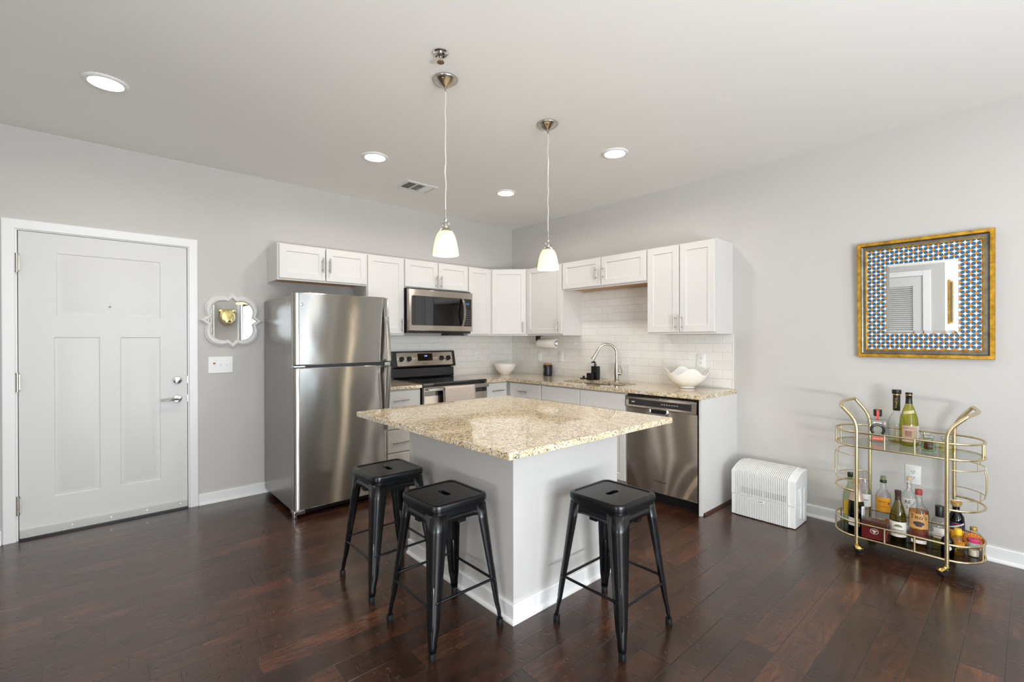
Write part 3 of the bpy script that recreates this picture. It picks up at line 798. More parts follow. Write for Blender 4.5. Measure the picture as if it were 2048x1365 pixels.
bm = text_bm('Whirlpool', .017); bm.transform(Matrix.Translation((.376, .030, .0036))); obj('badge', bm, flat('badge_red', rgb(120, 40, 34)), bg, T=TP, smooth=False)
b = new(); box(b, RX0+.006, RX1-.006, -.668, -.6255, .265, .878, .006); od = obj('oven_door', b, 'steel_warm', r)
b = new(); box(b, RX0+.10, RX1-.10, -.6705, -.6685, .36, .72); obj('oven_window', b, 'black_glass', od, smooth=False)
b = new(); box(b, RX0+.02, RX1-.02, -.724, -.708, .843, .872, .006, 3)
for x in (RX0+.05, RX1-.05): box(b, x-.015, x+.015, -.712, -.6685, .848, .868, .004)
obj('oven_handle', b, 'steel', od)
b = new(); box(b, RX0+.006, RX1-.006, -.662, -.6255, .095, .258, .005); obj('storage_drawer', b, 'steel_warm', r)
b = new(); box(b, RX0+.012, RX1-.012, -.6695, -.6682, .795, .838); obj('door_trim', b, 'black_glass', od, smooth=False)
# towel over the oven handle
b = new(); tx0, tx1 = -1.512, -1.150; sec = []
for i in range(9): a = PI*i/8; sec.append((-.716-.0165*math.cos(a), .862+.0145*math.sin(a)))
sec = [(-.7335, .50), (-.7340, .6), (-.7345, .7), (-.7335, .83)] + sec + [(-.6985, .83), (-.6985, .7), (-.699, .62)]
lo = []
for k in range(13):
    x = tx0+(tx1-tx0)*k/12; wv = .0022*math.sin(k*1.7)
    lo.append([(x+.004*math.sin(z*20), y+(wv if y < -.73 else 0), z) for y, z in sec])
loft(b, lo, closed=False)
o = obj('dish_towel', b, 'towel'); tag(o, 'beige towel with fine grey stripes hanging over the oven handle', 'towel')
md = o.modifiers.new('thickness', 'SOLIDIFY'); md.thickness = .0025; md.offset = 0

# ------------------------------------------------------------------ microwave
MX0, MX1, MZ0, MZ1 = -1.716, -.937, 1.418, 1.832
r = thing('microwave', 'over-the-range stainless microwave with curved handle', 'microwave', ((MX0+MX1)/2, -.2, MZ0-.02))
b = new(); box(b, MX0+.004, MX1-.004, -.372, -.008, 1.396, 1.846, .003); box(b, -1.21, -1.01, -.34, -.20, 1.374, 1.3955)
obj('body', b, 'black_enamel', r, ang=25)
b = new()
lp = lambda e, w, x1=0: [(MX0+e, MZ0+e, w), (MX1-e, MZ0+e, w), (MX1-e, MZ1-e, w), (MX0+e, MZ1-e, w)]
TF = Tm((0, 0, 0), (1, 0, 0), (0, -1, 0))
loft(b, [lp(0, .3725), lp(0, .400), lp(.004, .405)], True, True)
dr = obj('door', b, 'steel_warm', r, T=TF, ang=20)
b = new(); loft(b, [[(x-1.375, y+1.62, w) for x, y in rrect(.31, .147, .012, 4)] for w in (.4055, .4075)], True, True); obj('window', b, 'black_glass', dr, T=TF)
b = new(); loft(b, [[(x-1.008, y+1.618, w) for x, y in rrect(.052, .147, .008, 4)] for w in (.4055, .4072)], True, True); cpn = obj('control_panel', b, flat('panel_charcoal', (.02, .019, .019), .25), r, T=TF)
for i in range(3):
    for j in range(7):
        b = new(); box(b, -1.040+i*.027, -1.026+i*.027, 1.495+j*.024, 1.499+j*.024, .4074, .4080); obj('key', b, flat('key_grey', rgb(120, 116, 112)), cpn, T=TF, smooth=False)
b = new(); box(b, -1.036, -.985, 1.700, 1.725, .4074, .4079); obj('display', b, 'led_dim', cpn, T=TF, smooth=False)
b = new(); sec = []
for i in range(13):
    q = i/12; v = 1.475+.29*q; w = .409+.045*math.sin(PI*q)**.8
    sec.append([(-1.083-.014, v, w), (-1.083+.014, v, w), (-1.083+.014, v, w+.011), (-1.083-.014, v, w+.011)])
loft(b, sec, True, True); obj('handle', b, 'steel', dr, T=TF, ang=40)

# ------------------------------------------------------------------ fridge
FX0, FX1 = -2.912, -2.158; FZ1 = 1.684
r = thing('refrigerator', 'stainless top-freezer refrigerator standing against the left wall', 'fridge', ((FX0+FX1)/2, -.4, 0))
b = new(); box(b, FX0+.002, FX1-.002, -.778, -.042, .045, 1.664, .006); obj('case', b, 'fridge_side', r)
def fdoor(z0, z1):
    bm = new(); n = 20; lo = []
    prof = []
    for i in range(n+1):                     # slightly bowed front with rolled edges
        q = 0.5-0.5*math.cos(PI*i/n); x = FX0+(FX1-FX0)*q; e = min(q, 1-q)
        y = -.847-.003*math.sin(PI*q) + .014*max(0, 1-e/.02)**2
        prof.append((x, y))
    full = [(FX0, -.788)] + prof + [(FX1, -.788)]
    for z, ins in ((z0, .004), (z0+.006, 0), (z0+(z1-z0)*.5, 0), (z1-.006, 0), (z1, .004)):
        lo.append([(x, y+(ins if y < -.79 else 0), z) for x, y in full])
    loft(bm, lo, True, True); return bm
fz = obj('freezer_door', fdoor(1.140, FZ1), 'steel', r, ang=30)
fr = obj('fridge_door', fdoor(.060, 1.119), 'steel', r, ang=30)
b = new(); box(b, FX0+.02, FX1-.01, -.80, -.7785, .06, 1.66); obj('door_gasket', b, 'grey_filler', r, smooth=False)
def fhandle(pts):
    bm = new(); lo = []
    for z, y in pts: lo.append([(FX1-.046, y, z), (FX1-.012, y, z), (FX1-.010, y-.004, z), (FX1-.012, y-.016, z), (FX1-.046, y-.016, z), (FX1-.048, y-.012, z)])
    loft(bm, lo, True, True); return bm
obj('handle', fhandle([(1.672, -.840), (1.62, -.850), (1.50, -.866), (1.36, -.884), (1.24, -.896), (1.155, -.902), (1.150, -.842), (1.1449, -.842)][:6]), 'steel', fz, ang=40)
b = new(); box(b, FX1-.046, FX1-.014, -.905, -.842, 1.145, 1.165, .004); obj('handle_mount', b, 'grey_filler', fz)
obj('handle', fhandle([(1.110, -.902), (1.02, -.894), (.88, -.880), (.76, -.866), (.64, -.852), (.575, -.840)]), 'steel', fr, ang=40)
b = new(); box(b, FX1-.046, FX1-.014, -.905, -.842, 1.097, 1.115, .004); obj('handle_mount', b, 'grey_filler', fr)
b = new(); box(b, FX0+.005, FX0+.085, -.835, -.76, 1.1225, 1.1365, .003); obj('hinge', b, 'chrome', r)
b = new(); box(b, FX0-.006, FX0+.075, -.852, -.78, .030, .0595, .006); box(b, FX0-.002, FX0+.02, -.84, -.79, 0.0005, .0301, .004); obj('hinge', b, 'chrome', r)
b = new(); box(b, FX0+.01, FX1-.01, -.775, -.70, .012, .0445)
for fx_, fy_ in ((FX1-.06, -.74), (FX0+.05, -.12), (FX1-.09, -.12)):
    q = new(); cyl(q, (fx_, fy_, .0005), (fx_, fy_, .0448), .018); obj('foot', q, 'rubber', r)
obj('base_grille', b, 'black', r, smooth=False)
b = new(); lathe(b, [(.013, 0), (.013, .003), (.010, .0045), (0, .0045)], seg=24); obj('badge', b, 'chrome', r, T=Tm((FX0+.055, -.8455, 1.595), (1, 0, 0), (0, -1, 0)))

# ------------------------------------------------------------------ dishwasher
r = thing('dishwasher', 'stainless built-in dishwasher at the end of the counter run', 'dishwasher', (-.3, -2.48, 0))
TDW = TR(0)
b = new(); box(b, 2.166, 2.796, .09, .868, .012, .605); box(b, 2.17, 2.79, .0005, .0899, .05, .55); obj('tub', b, 'black', r, T=TDW, smooth=False)
b = new(); n = 10; lo = []
for z, e in ((.092, .003), (.098, 0), (.40, 0), (.735, 0), (.760, 0)):
    lo.append([(2.168, z, .606)]+[(2.168+.624*i/n, z, .628+.006*math.sin(PI*i/n)-e) for i in range(n+1)]+[(2.792, z, .606)])
loft(b, lo, True, True); dd_ = obj('door', b, 'steel_warm', r, T=TDW, ang=30)
b = new(); lo = []
for z, w in ((.7605, .640), (.768, .646), (.848, .640), (.856, .630)): lo.append([(2.168, z, .606), (2.168, z, w), (2.792, z, w), (2.792, z, .606)])
loft(b, lo, True, True); cpd = obj('control_fascia', b, 'steel_warm', r, T=TDW, ang=20)
def wf(z): return .646-(z-.768)*.075
b = new(); lo = [[(2.196, z, wf(z)+.0005), (2.752, z, wf(z)+.0005), (2.752, z, wf(z)-.004), (2.196, z, wf(z)-.004)] for z in (.782, .832)]
loft(b, lo, True, True); obj('control_strip', b, flat('strip_charcoal', (.028, .026, .026), .22), cpd, T=TDW, smooth=False)
for k in range(8):
    b = new()
    if k < 7: box(b, 2.50+k*.022, 2.512+k*.022, .806, .811, .6435, .6450)
    else: box(b, 2.225, 2.255, .804, .812, .6435, .6450)
    obj('button_mark', b, flat('print_grey', rgb(190, 188, 184)), cpd, T=TDW, smooth=False)
b = new(); box(b, 2.43, 2.475, .797, .819, .6436, .6452); obj('display', b, 'black_glass', cpd, T=TDW, smooth=False)
b = new(); lo = []
for s, w in ((1.0, -.002), (.98, .008), (.93, .012), (.84, .011), (.78, .002)):
    lo.append([(2.470+x*s, .752+y*s, .634+w) for x, y in rrect(.088, .027, .022, 5)])
loft(b, lo); ph = obj('pocket_handle', b, 'chrome', dd_, T=TDW)
b = new(); b.faces.new([b.verts.new(p) for p in lo[-1]]); obj('pocket_shade', b, 'black', ph, T=TDW, smooth=False)  # flat black face stands for the shade inside the pocket
bm = text_bm('Whirlpool', .026); bm.transform(Matrix.Translation((2.482, .186, .6345))); obj('badge', bm, flat('badge_steel', rgb(90, 84, 80), .3, .8), dd_, T=TDW, smooth=False)

# ------------------------------------------------------------------ island
IX0, IX1, IY0, IY1 = -2.542, -1.722, -2.848, -1.878
r = thing('kitchen_island', 'pale grey island base with white baseboard in the middle of the kitchen', 'island', ((IX0+IX1)/2, (IY0+IY1)/2, 0))
b = new(); box(b, IX0, IX1, IY0, IY1, .0005, .8785, .001); obj('base', b, 'island', r)
b = new(); prof = [(0.0004, .0005), (.026, .0005), (.026, .008), (.021, .016), (.0135, .020), (.0135, .082), (.010, .088), (0.0004, .088)]
lo = [[(x, y, z) for x, y, z in ((IX0-w, IY1, z) for w, z in prof)], [(IX0-w, IY0-w, z) for w, z in prof], [(IX1+w, IY0-w, z) for w, z in prof], [(IX1+w, IY1, z) for w, z in prof]]
loft(b, lo, True, True); obj('baseboard', b, 'trim', r, ang=25)
b = new(); box(b, -2.862, -1.688, -3.182, -1.828, .879, .908, .003)
tag(obj('island_worktop', b, 'granite'), 'square speckled granite slab overhanging the grey island', 'countertop')

# ------------------------------------------------------------------ bar stools
SH = .617
def make_stool():
    r = thing('bar_stool', '', 'stool', (0, 0, 0), 'black metal stools around the island')
    b = new()
    N = 6
    lp = lambda hx, z, rr: [(x, y, z) for x, y in rrect(hx, hx, rr, N)]
    loops = [lp(.146, SH-.058, .040), lp(.1465, SH-.034, .040), lp(.151, SH-.030, .042), lp(.152, SH-.012, .042), lp(.149, SH-.003, .040), lp(.143, SH, .036), lp(.134, SH-.001, .030), lp(.131, SH-.0045, .028)]
    rr_ = loft(b, loops)
    inner = rr_[-1]
    slot = [b.verts.new((x, y, SH-.0045)) for x, y in rrect(.0145, .041, .0135, N)]
    es = [b.edges.get((inner[i], inner[(i+1) % len(inner)])) for i in range(len(inner))] + [b.edges.new((slot[i], slot[(i+1) % len(slot)])) for i in range(len(slot))]
    bmesh.ops.triangle_fill(b, edges=es, use_beauty=True)
    s1 = [b.verts.new((v.co.x*.9, v.co.y*.97, SH-.016)) for v in slot]; bridge(b, slot, s1)
    # underside pan keeps the slot dark
    u = [b.verts.new((x, y, SH-.034)) for x, y in rrect(.13, .13, .03, N)]; b.faces.new(u)
    seat = obj('seat', b, 'stool', r, ang=40)
    # apron: arched skirt under the rim on each side
    b = new()
    for k in range(4):
        R = Matrix.Rotation(k*PI/2, 4, 'Z'); n = 14; A, Bq = [], []
        for i in range(n+1):
            q = i/n; y = -.118+.236*q
            arch = .030*(2*abs(q-.5))**5
            A.append(R @ Vector((.1455, y, SH-.056))); Bq.append(R @ Vector((.149, y, SH-.083-arch)))
        va = [b.verts.new(p) for p in A]; vb = [b.verts.new(p) for p in Bq]
        for i in range(n): b.faces.new((va[i], va[i+1], vb[i+1], vb[i]))
    o = obj('apron', b, 'stool', r); m = o.modifiers.new('sheet', 'SOLIDIFY'); m.thickness = .002; m.offset = 0
    b = new(); box(b, -.135, .135, -.011, .011, SH-.062, SH-.050); box(b, -.011, .011, -.135, .135, SH-.0625, SH-.0505)
    for k in range(4):
        R = Matrix.Rotation(k*PI/2, 4, 'Z'); p = R @ Vector((.125, 0, 0)); box(b, p.x-.02, p.x+.02, p.y-.02, p.y+.02, SH-.10, SH-.0626, .002)
    obj('seat_brace', b, 'stool', r)
    zs = [SH-.045, .50, .40, .30, .20, .12, .075, .055, .03]
    def leg_pt(z):
        q = (SH-.045-z)/(SH-.045); return .1465+.049*q
    for sx, sy in ((1, 1), (-1, 1), (-1, -1), (1, -1)):
        b = new(); lo = []
        for z in zs:
            q = (SH-.045-z)/(SH-.075)
            c = leg_pt(z)
            Lf = (.070-.036*min(1, q/.86)) if z > .075 else (.026 if z > .05 else .0215)
            rad = .034-.016*min(1, q)
            if z <= .075: rad = .0115
            sec = [(c, c-Lf)]
            for i in range(7):
                a = math.radians(90*i/6); sec.append((c-rad+rad*math.cos(a), c-rad+rad*math.sin(a)))
            sec.append((c-Lf, c))
            sec2 = [(x-.0025 if abs(x-c) < 1e-6 and i == 0 else x, y, z) for i, (x, y) in enumerate(sec)]
            lo.append([(sx*x, sy*y, z) for x, y in sec])
        loft(b, lo, closed=False)
        leg = obj('leg', b, 'stool', r, ang=50)
        md = leg.modifiers.new('sheet', 'SOLIDIFY'); md.thickness = .0028; md.offset = 0
        # pressed groove down the corner
        b = new(); pts = []
        for z in (.295, .285, .24, .19, .14, .115, .105):
            q = (SH-.045-z)/(SH-.075); c = leg_pt(z)-(.034-.016*q)*(1-.7071)-.0036
            pts.append((sx*c, sy*c, z))
        tube(b, pts, [.002, .0075, .008, .0085, .008, .0075, .002], 8); obj('pressed_groove', b, 'stool', leg)
        b = new(); c = leg_pt(.015)
        loft(b, [[(sx*(c-.0105+x), sy*(c-.0105+y), z) for x, y in rrect(e, e, .006, 3)] for z, e in ((.0005, .0125), (.003, .0135), (.020, .0132), (.034, .0122))], True, True)
        obj('rubber_foot', b, 'rubber', leg)
    zb = .205
    c = leg_pt(zb)-.004
    for k in range(4):
        R = Matrix.Rotation(k*PI/2, 4, 'Z'); b = new(); z = zb+(.018 if k % 2 else 0)
        tube(b, [R @ Vector((c, -c+.012, z)), R @ Vector((c, -c+.045, z)), R @ Vector((c, c-.045, z)), R @ Vector((c, c-.012, z))], .0062, 8)
        for s in (-1, 1): 
            p = R @ Vector((c, s*(c-.03), z)); box(b, p.x-.008, p.x+.008, p.y-.008, p.y+.008, z-.006, z+.006, .002)
        obj('stretcher', b, 'stool', r)
    return r
def kids(o): return [q for q in bpy.data.objects if q.parent == o]
def copy_tree(o, parent=None, tree=None):
    c = o.copy(); COL.objects.link(c)
    if parent: c.parent = parent
    for k in kids(o): 
        copy_tree(k, c)
    return c
st = make_stool()
bpy.context.view_layer.update()
stools = [(-2.786, -2.070, 0, 'black metal stool on the far side, between the fridge and the middle stool'),
          (-2.788, -2.638, 0, 'black metal stool at the left face of the island, nearest its front corner'),
          (-2.202, -3.163, PI/2, 'black metal stool alone at the front face of the island, near the dishwasher')]
for i, (x, y, a, lab) in enumerate(stools):
    o = st if i == 0 else copy_tree(st)
    o.location = (x, y, 0); o.rotation_euler = (0, 0, a); o['label'] = lab

# ------------------------------------------------------------------ ceiling fittings
def pendant(x, y, label):
    r = thing('pendant_lamp', label, 'lamp', (x, y, 1.787), 'pendant lamps over the island')
    b = new(); lathe(b, [(.066, CH-.0005), (.0670, CH-.006), (.0655, CH-.010), (.056, CH-.018), (.042, CH-.028), (.026, CH-.038), (.013, CH-.0445), (.009, CH-.048)], (x, y, 0), 36)
    cn = obj('canopy', b, 'nickel', r)
    b = new(); lathe(b, [(.007, CH-.0465), (.007, CH-.055), (.0045, CH-.058), (.0045, CH-.068)], (x, y, 0), 14); obj('strain_relief', b, 'nickel', cn)
    d = Vector((-.8, -.6, 0)); p = Vector((x, y, CH-.024))+d*.046
    b = new(); cyl(b, p, p+(d+Vector((0, 0, -.8)))*.006, .006, seg=12); obj('canopy_screw', b, 'brass', cn)
    b = new(); pts = [(x+.0016*math.sin(i*.9), y+.0016*math.cos(i*1.3), CH-.066-(CH-.066-2.032)*i/28) for i in range(29)]
    tube(b, pts, .0031, 8); obj('cord', b, 'cord', r)
    b = new(); cyl(b, (x, y, 2.035), (x, y, 1.985), .0038, seg=10)
    lathe(b, [(.0, 1.989), (.007, 1.987), (.0095, 1.980), (.007, 1.973), (.006, 1.968), (.017, 1.964), (.0205, 1.958), (.0205, 1.932), (.024, 1.928), (.034, 1.920), (.036, 1.916), (.030, 1.915)], (x, y, 0), 28)
    obj('socket_cap', b, 'nickel', r)
    b = new(); prof = [(.030, 1.9155), (.037, 1.914), (.046, 1.900), (.054, 1.880), (.0605, 1.855), (.0655, 1.826), (.0695, 1.800), (.0705, 1.790), (.0695, 1.787), (.0675, 1.789), (.066, 1.800), (.062, 1.826), (.057, 1.853), (.0505, 1.878), (.0425, 1.898), (.034, 1.911), (.028, 1.9125)]
    lathe(b, prof, (x, y, 0), 40, cap0=False, cap1=False); obj('shade', b, 'shade', r, ang=60)
    b = new(); lathe(b, [(.012, 1.912), (.013, 1.895), (.021, 1.876), (.0245, 1.858), (.021, 1.838), (.010, 1.827), (.0, 1.825)], (x, y, 0), 20); obj('bulb', b, 'bulb', r)
    l = bpy.data.lights.new('pendant_bulb_light', 'POINT'); l.energy = 12.0; l.color = (1.0, .86, .64); l.shadow_soft_size = .02
    lo = bpy.data.objects.new('pendant_bulb_light', l); COL.objects.link(lo); lo.location = (x, y, 1.812)
pendant(-2.588, -2.356, 'frosted glass pendant lamp over the near side of the island, beneath the sprinkler')
pendant(-1.796, -2.362, 'frosted glass pendant lamp over the far side of the island, nearer the sink')

rec_lab = ['round recessed ceiling light above the entry door', 'round recessed ceiling light beside the air vent', 'round recessed ceiling light closest to the kitchen corner', 'round recessed ceiling light to the right of both pendants']
for i, (x, y) in enumerate(RECESSED):
    if i < 4:
        r = thing('recessed_light', rec_lab[i], 'ceiling light', (x, y, CH-.012), 'recessed ceiling lights')
        b = new(); lathe(b, [(.098, CH-.0004), (.098, CH-.004), (.092, CH-.010), (.078, CH-.011), (.072, CH-.006), (.070, CH-.003)], (x, y, 0), 44, cap0=False, cap1=False); obj('trim_ring', b, 'white_plastic', r)
        b = new(); lathe(b, [(.0705, CH-.003), (.066, CH-.009), (.05, CH-.0145), (.03, CH-.0165), (0, CH-.017)], (x, y, 0), 40, cap0=False); obj('lens', b, 'lens', r)
    o = area_light('recessed_lamp_light', (x, y, CH-.019), (0, 0, 0), .13, .13, REC_POWER if i < 4 else 5.0, LAMP_W, 'DISK', math.radians(165))

r = thing('ceiling_vent', 'white rectangular three-section air vent in the ceiling', 'vent', (-1.787, -.688, CH-.01))
b = new(); VX0, VX1, VY0, VY1 = -1.945, -1.63, -.803, -.573
lp = lambda e, z: [(VX0+e, VY0+e, z), (VX1-e, VY0+e, z), (VX1-e, VY1-e, z), (VX0+e, VY1-e, z)]
loft(b, [lp(0, CH-.0005), lp(.003, CH-.007), (lp(.026, CH-.010)), lp(.028, CH-.0015)])
for k in (1, 2): x = VX0+.028+(VX1-VX0-.056)*k/3; box(b, x-.006, x+.006, VY0+.027, VY1-.027, CH-.010, CH-.0015)
obj('frame', b, 'vent_white', r, smooth=False)
b = new(); box(b, VX0+.027, VX1-.027, VY0+.027, VY1-.027, CH-.0014, CH-.0004); obj('duct_opening', b, 'grey_shadow', r, smooth=False)
for k in range(3):
    b = new(); a0 = VX0+.030+(VX1-VX0-.06)*k/3+.006; a1 = VX0+.030+(VX1-VX0-.06)*(k+1)/3-.006
    if k == 0:
        for j in range(8): x = a0+(a1-a0)*(j+.5)/8; loft(b, [[(x+.004, yy, CH-.0016), (x+.0028, yy, CH-.0016), (x-.004, yy, CH-.0095), (x-.0028, yy, CH-.0095)] for yy in (VY0+.028, VY1-.028)], True, True)
    else:
        s = -1 if k == 1 else 1
        for j in range(12):
            y = VY0+.03+(VY1-VY0-.06)*(j+.5)/12; loft(b, [[(xx, y-.006*s, CH-.0016), (xx, y-.0048*s, CH-.0016), (xx, y+.006*s, CH-.0095), (xx, y+.0048*s, CH-.0095)] for xx in (a0, a1)], True, True)
    obj('louvre_section', b, 'vent_white', r, smooth=False)

x, y = -2.735, -2.535
r = thing('fire_sprinkler', 'small chrome fire sprinkler head in the ceiling near the pendant canopy', 'sprinkler', (x, y, CH-.05))
b = new(); lathe(b, [(.040, CH-.0005), (.040, CH-.004), (.034, CH-.009), (.024, CH-.005), (.018, CH-.004)], (x, y, 0), 30, cap1=True); obj('escutcheon', b, 'chrome', r)
b = new(); cyl(b, (x, y, CH-.004), (x, y, CH-.022), .009, seg=12)
for s in (-1, 1): tube(b, [(x+s*.008, y, CH-.02), (x+s*.013, y, CH-.034), (x+s*.004, y, CH-.047)], .0025, 8)
cyl(b, (x, y, CH-.020), (x, y, CH-.046), .0028, seg=8); obj('frame_arms', b, 'nickel', r)
b = new(); cyl(b, (x, y, CH-.046), (x, y, CH-.049), .018, seg=20); obj('deflector', b, flat('sprinkler_bronze', rgb(170, 146, 116), .35, .9), r)

# ------------------------------------------------------------------ electrical plates
def outlet(T, label, gang=1, loc=None):
    r = thing('wall_outlet', label, 'outlet', loc, 'white electrical outlets'); b = new()
    loft(b, [[(x, y, w) for x, y in rrect(hx, hy, .004, 3)] for hx, hy, w in ((.040, .062, .0), (.040, .062, .003), (.037, .059, .0055))], True, True); obj('cover_plate', b, 'white_plastic', r, T=T)
    for s in (-.0195, .0195):
        b = new(); loft(b, [[(x, y+s, w) for x, y in rrect(.0165, .014, .011, 4)] for w in (.0056, .008)], True, True); o = obj('socket', b, 'white_plastic', r, T=T)
        b = new(); box(b, -.0075, -.0048, s-.001, s+.008, .0081, .0086); box(b, .0048, .0075, s-.001, s+.008, .0081, .0086); box(b, -.0022, .0022, s-.0095, s-.0055, .0081, .0086); obj('slots', b, 'grey_shadow', o, T=T, smooth=False)
    return r
outlet(TR(-3.950, .436, -.0005), 'white wall outlet on the grey wall behind the gold cart', loc=(-.0005, -3.95, .436))
outlet(TR(-2.515, 1.140, -.0075), 'white outlet on the tiles above the scalloped bowl', loc=(-.0075, -2.515, 1.14))
outlet(TR(-.848, 1.133, -.0075), 'white outlet on the tiles under the right end of the paper towels', loc=(-.0075, -.848, 1.133))
outlet(TL(-.569, 1.127, -.0075), 'white outlet on the tiles between the stove and the corner', loc=(-.569, -.0075, 1.127))
r = thing('switch_plate', 'blank white switch plate on the tiles above the black canister', 'switch', (-.0075, -.502, 1.13))
T = TR(-.502, 1.130, -.0075); b = new(); loft(b, [[(x, y, w) for x, y in rrect(hx, hy, .004, 3)] for hx, hy, w in ((.040, .062, .0), (.040, .062, .003), (.037, .059, .0055))], True, True); obj('cover_plate', b, 'white_plastic', r, T=T)
b = new(); box(b, -.016, .016, -.032, .032, .0056, .009, .002); obj('rocker', b, 'white_plastic', r, T=T)
r = thing('switch_plate', 'white triple light switch plate below the small quatrefoil mirror', 'switch', (-3.232, -.0005, 1.125))
T = TL(-3.232, 1.125, -.0005); b = new(); loft(b, [[(x, y, w) for x, y in rrect(hx, hy, .004, 3)] for hx, hy, w in ((.088, .068, .0), (.088, .068, .003), (.085, .065, .006))], True, True); obj('cover_plate', b, 'white_plastic', r, T=T)
for k, u in enumerate((-.045, .0, .045)):
    b = new(); box(b, u-.006, u+.006, -.012, .012, .0061, .009, .001); box(b, u-.004, u+.004, -.002, .009, .009, .018, .002); obj('toggle', b, 'white_plastic', r, T=T)
b = new(); cyl(b, (-.045, .012, .0062), (-.045, .012, .0092), .009, seg=16); box(b, -.049, -.041, .002, .02, .0092, .013, .002); o = obj('red_sticker', b, flat('sticker_red', rgb(196, 92, 66)), r, T=T)

# ------------------------------------------------------------------ mirrors
def quatre(s, ox=0):
    q = [(.232, 0), (.208, .018), (.184, .036)]
    c, ra = (.0845, .0945), .113
    for i in range(1, 15):
        a = math.radians(-31+145*i/15); q.append((c[0]+ra*math.cos(a), c[1]+ra*math.sin(a)))
    q += [(.0385, .197), (.0195, .215)]
    pts = list(q)
    pts += [(0, .236)] + [(-x, y) for x, y in q[::-1][:-1]] + [(-.232, 0)]
    full = pts + [(x, -y) for x, y in pts[::-1][1:-1]]
    return [(x*s, y*s) for x, y in full]
T = TL(-3.149, 1.490, -.0005)
r = thing('quatrefoil_mirror', 'small quatrefoil mirror with pale grey frame beside the entry door', 'mirror', (-3.149, 0, 1.25))
b = new()
loft(b, [[(x, y, w) for x, y in quatre(s)] for s, w in ((.99, 0), (1.0, .012), (.985, .017), (.955, .019), (.945, .027), (.91, .031), (.83, .030), (.79, .024), (.775, .012))])
obj('frame', b, 'mframe', r, T=T, ang=30)
b = new(); loft(b, [[(x, y, w) for x, y in quatre(.782)] for w in (.004, .0125)], True, True); obj('mirror_glass', b, 'mirror', r, T=T, smooth=False)

r = thing('wall_mirror', 'square wall mirror with star mosaic border and distressed gold frame', 'mirror', (-.001, -3.99, 1.2045))
T = TR(-3.990, 1.5965, -.001)
hw, hh = .336, .392
def rl(e, w): return [(-hw+e, -hh+e, w), (hw-e, -hh+e, w), (hw-e, hh-e, w), (-hw+e, hh-e, w)]
b = new(); loft(b, [rl(.001, 0), rl(0, .010), rl(.001, .028), rl(.004, .031), rl(.022, .030), rl(.0235, .027)]); loft(b, [rl(.0465, .0165), rl(.049, .0185), rl(.0535, .0175), rl(.056, .010)])
fm = obj('frame', b, 'goldframe', r, T=T, smooth=False)
b = new(); loft(b, [rl(.0235, .027), rl(.026, .020), rl(.033, .0165), rl(.0465, .0165)]); obj('cove', b, 'greycove', fm, T=T, smooth=False)
b = new(); ih, iv = .1765, .231
loft(b, [rl(.0545, .0105), [(-ih, -iv, .0105), (ih, -iv, .0105), (ih, iv, .0105), (-ih, iv, .0105)]]); obj('mosaic_border', b, 'star', r, T=T, smooth=False)
b = new(); bl = lambda e, w: [(-ih+e, -iv+e, w), (ih-e, -iv+e, w), (ih-e, iv-e, w), (-ih+e, iv-e, w)]
loft(b, [bl(0, .0100), bl(0, .0112), bl(.017, .0126)], cap0=True, cap1=True); obj('mirror_glass', b, 'mirror', r, T=T, smooth=False)
r.rotation_euler = (0, math.radians(-1.36), 0)

# ------------------------------------------------------------------ small things on the counter
ZK = ZC+.0006
def bowl(name, label, x, y, rings, mat='ceramic', scallop=None, rot=0):
    b = new(); seg = 64
    lo = []
    for rr, z, wgt in rings:
        lp = []
        for i in range(seg):
            a = 2*PI*i/seg; k = math.cos(2*(a-rot)*1.0) if scallop else 0
            pk = max(0, math.cos(4*(a-rot)))**1.0 if scallop else 0
            pk = (0.5+0.5*math.cos(4*(a-rot)))**1.25 if scallop else 0
            dz = (scallop*(pk-.55)*wgt) if scallop else 0
            dr = (.018*pk*wgt) if scallop else 0
            lp.append((x+(rr+dr)*math.cos(a), y+(rr+dr)*math.sin(a), ZK+z+dz))
        lo.append(lp)
    loft(b, lo, True, True)
    return tag(obj(name, b, mat, ang=60), label, 'bowl')
bowl('ceramic_bowl', 'plain small white ceramic bowl in the corner of the counter', -.345, -.258,
     [(.052, 0, 0), (.055, .004, 0), (.056, .012, 0), (.085, .035, 0), (.112, .070, 0), (.127, .110, 0), (.131, .130, 0), (.128, .131, 0), (.122, .108, 0), (.107, .072, 0), (.08, .04, 0), (.03, .022, 0)])
bowl('scalloped_bowl', 'large white bowl with four pointed scallops on its rim', -.205, -2.485,
     [(.060, 0, 0), (.064, .004, 0), (.060, .016, 0), (.092, .030, 0), (.134, .062, .10), (.156, .098, .4), (.167, .135, .8), (.170, .150, 1), (.166, .151, 1), (.161, .135, .8), (.150, .100, .4), (.128, .068, .10), (.085, .040, 0), (.03, .03, 0)], scallop=.060, rot=math.radians(207.7+13))
cx, cy = -.083, -.712
r = thing('canister', 'black canister with wooden lid on the counter under the paper towels', 'canister', (cx, cy, ZK))
b = new(); lathe(b, [(.048, 0), (.0525, .003), (.0535, .012), (.0535, .118), (.050, .126)], (cx, cy, ZK), 32); obj('jar', b, 'black', r)
b = new(); lathe(b, [(.047, .1262), (.047, .138), (.044, .141), (0, .141)], (cx, cy, ZK), 32); obj('lid', b, 'bamboo', r)
print_marks(r, 6, .012, cx, cy, .0536, ZK+.068, math.atan2(CAM_LOC.y-cy, CAM_LOC.x-cx)-.95, flat('print_white', rgb(220, 220, 216)), rot=PI/2, seed=21)

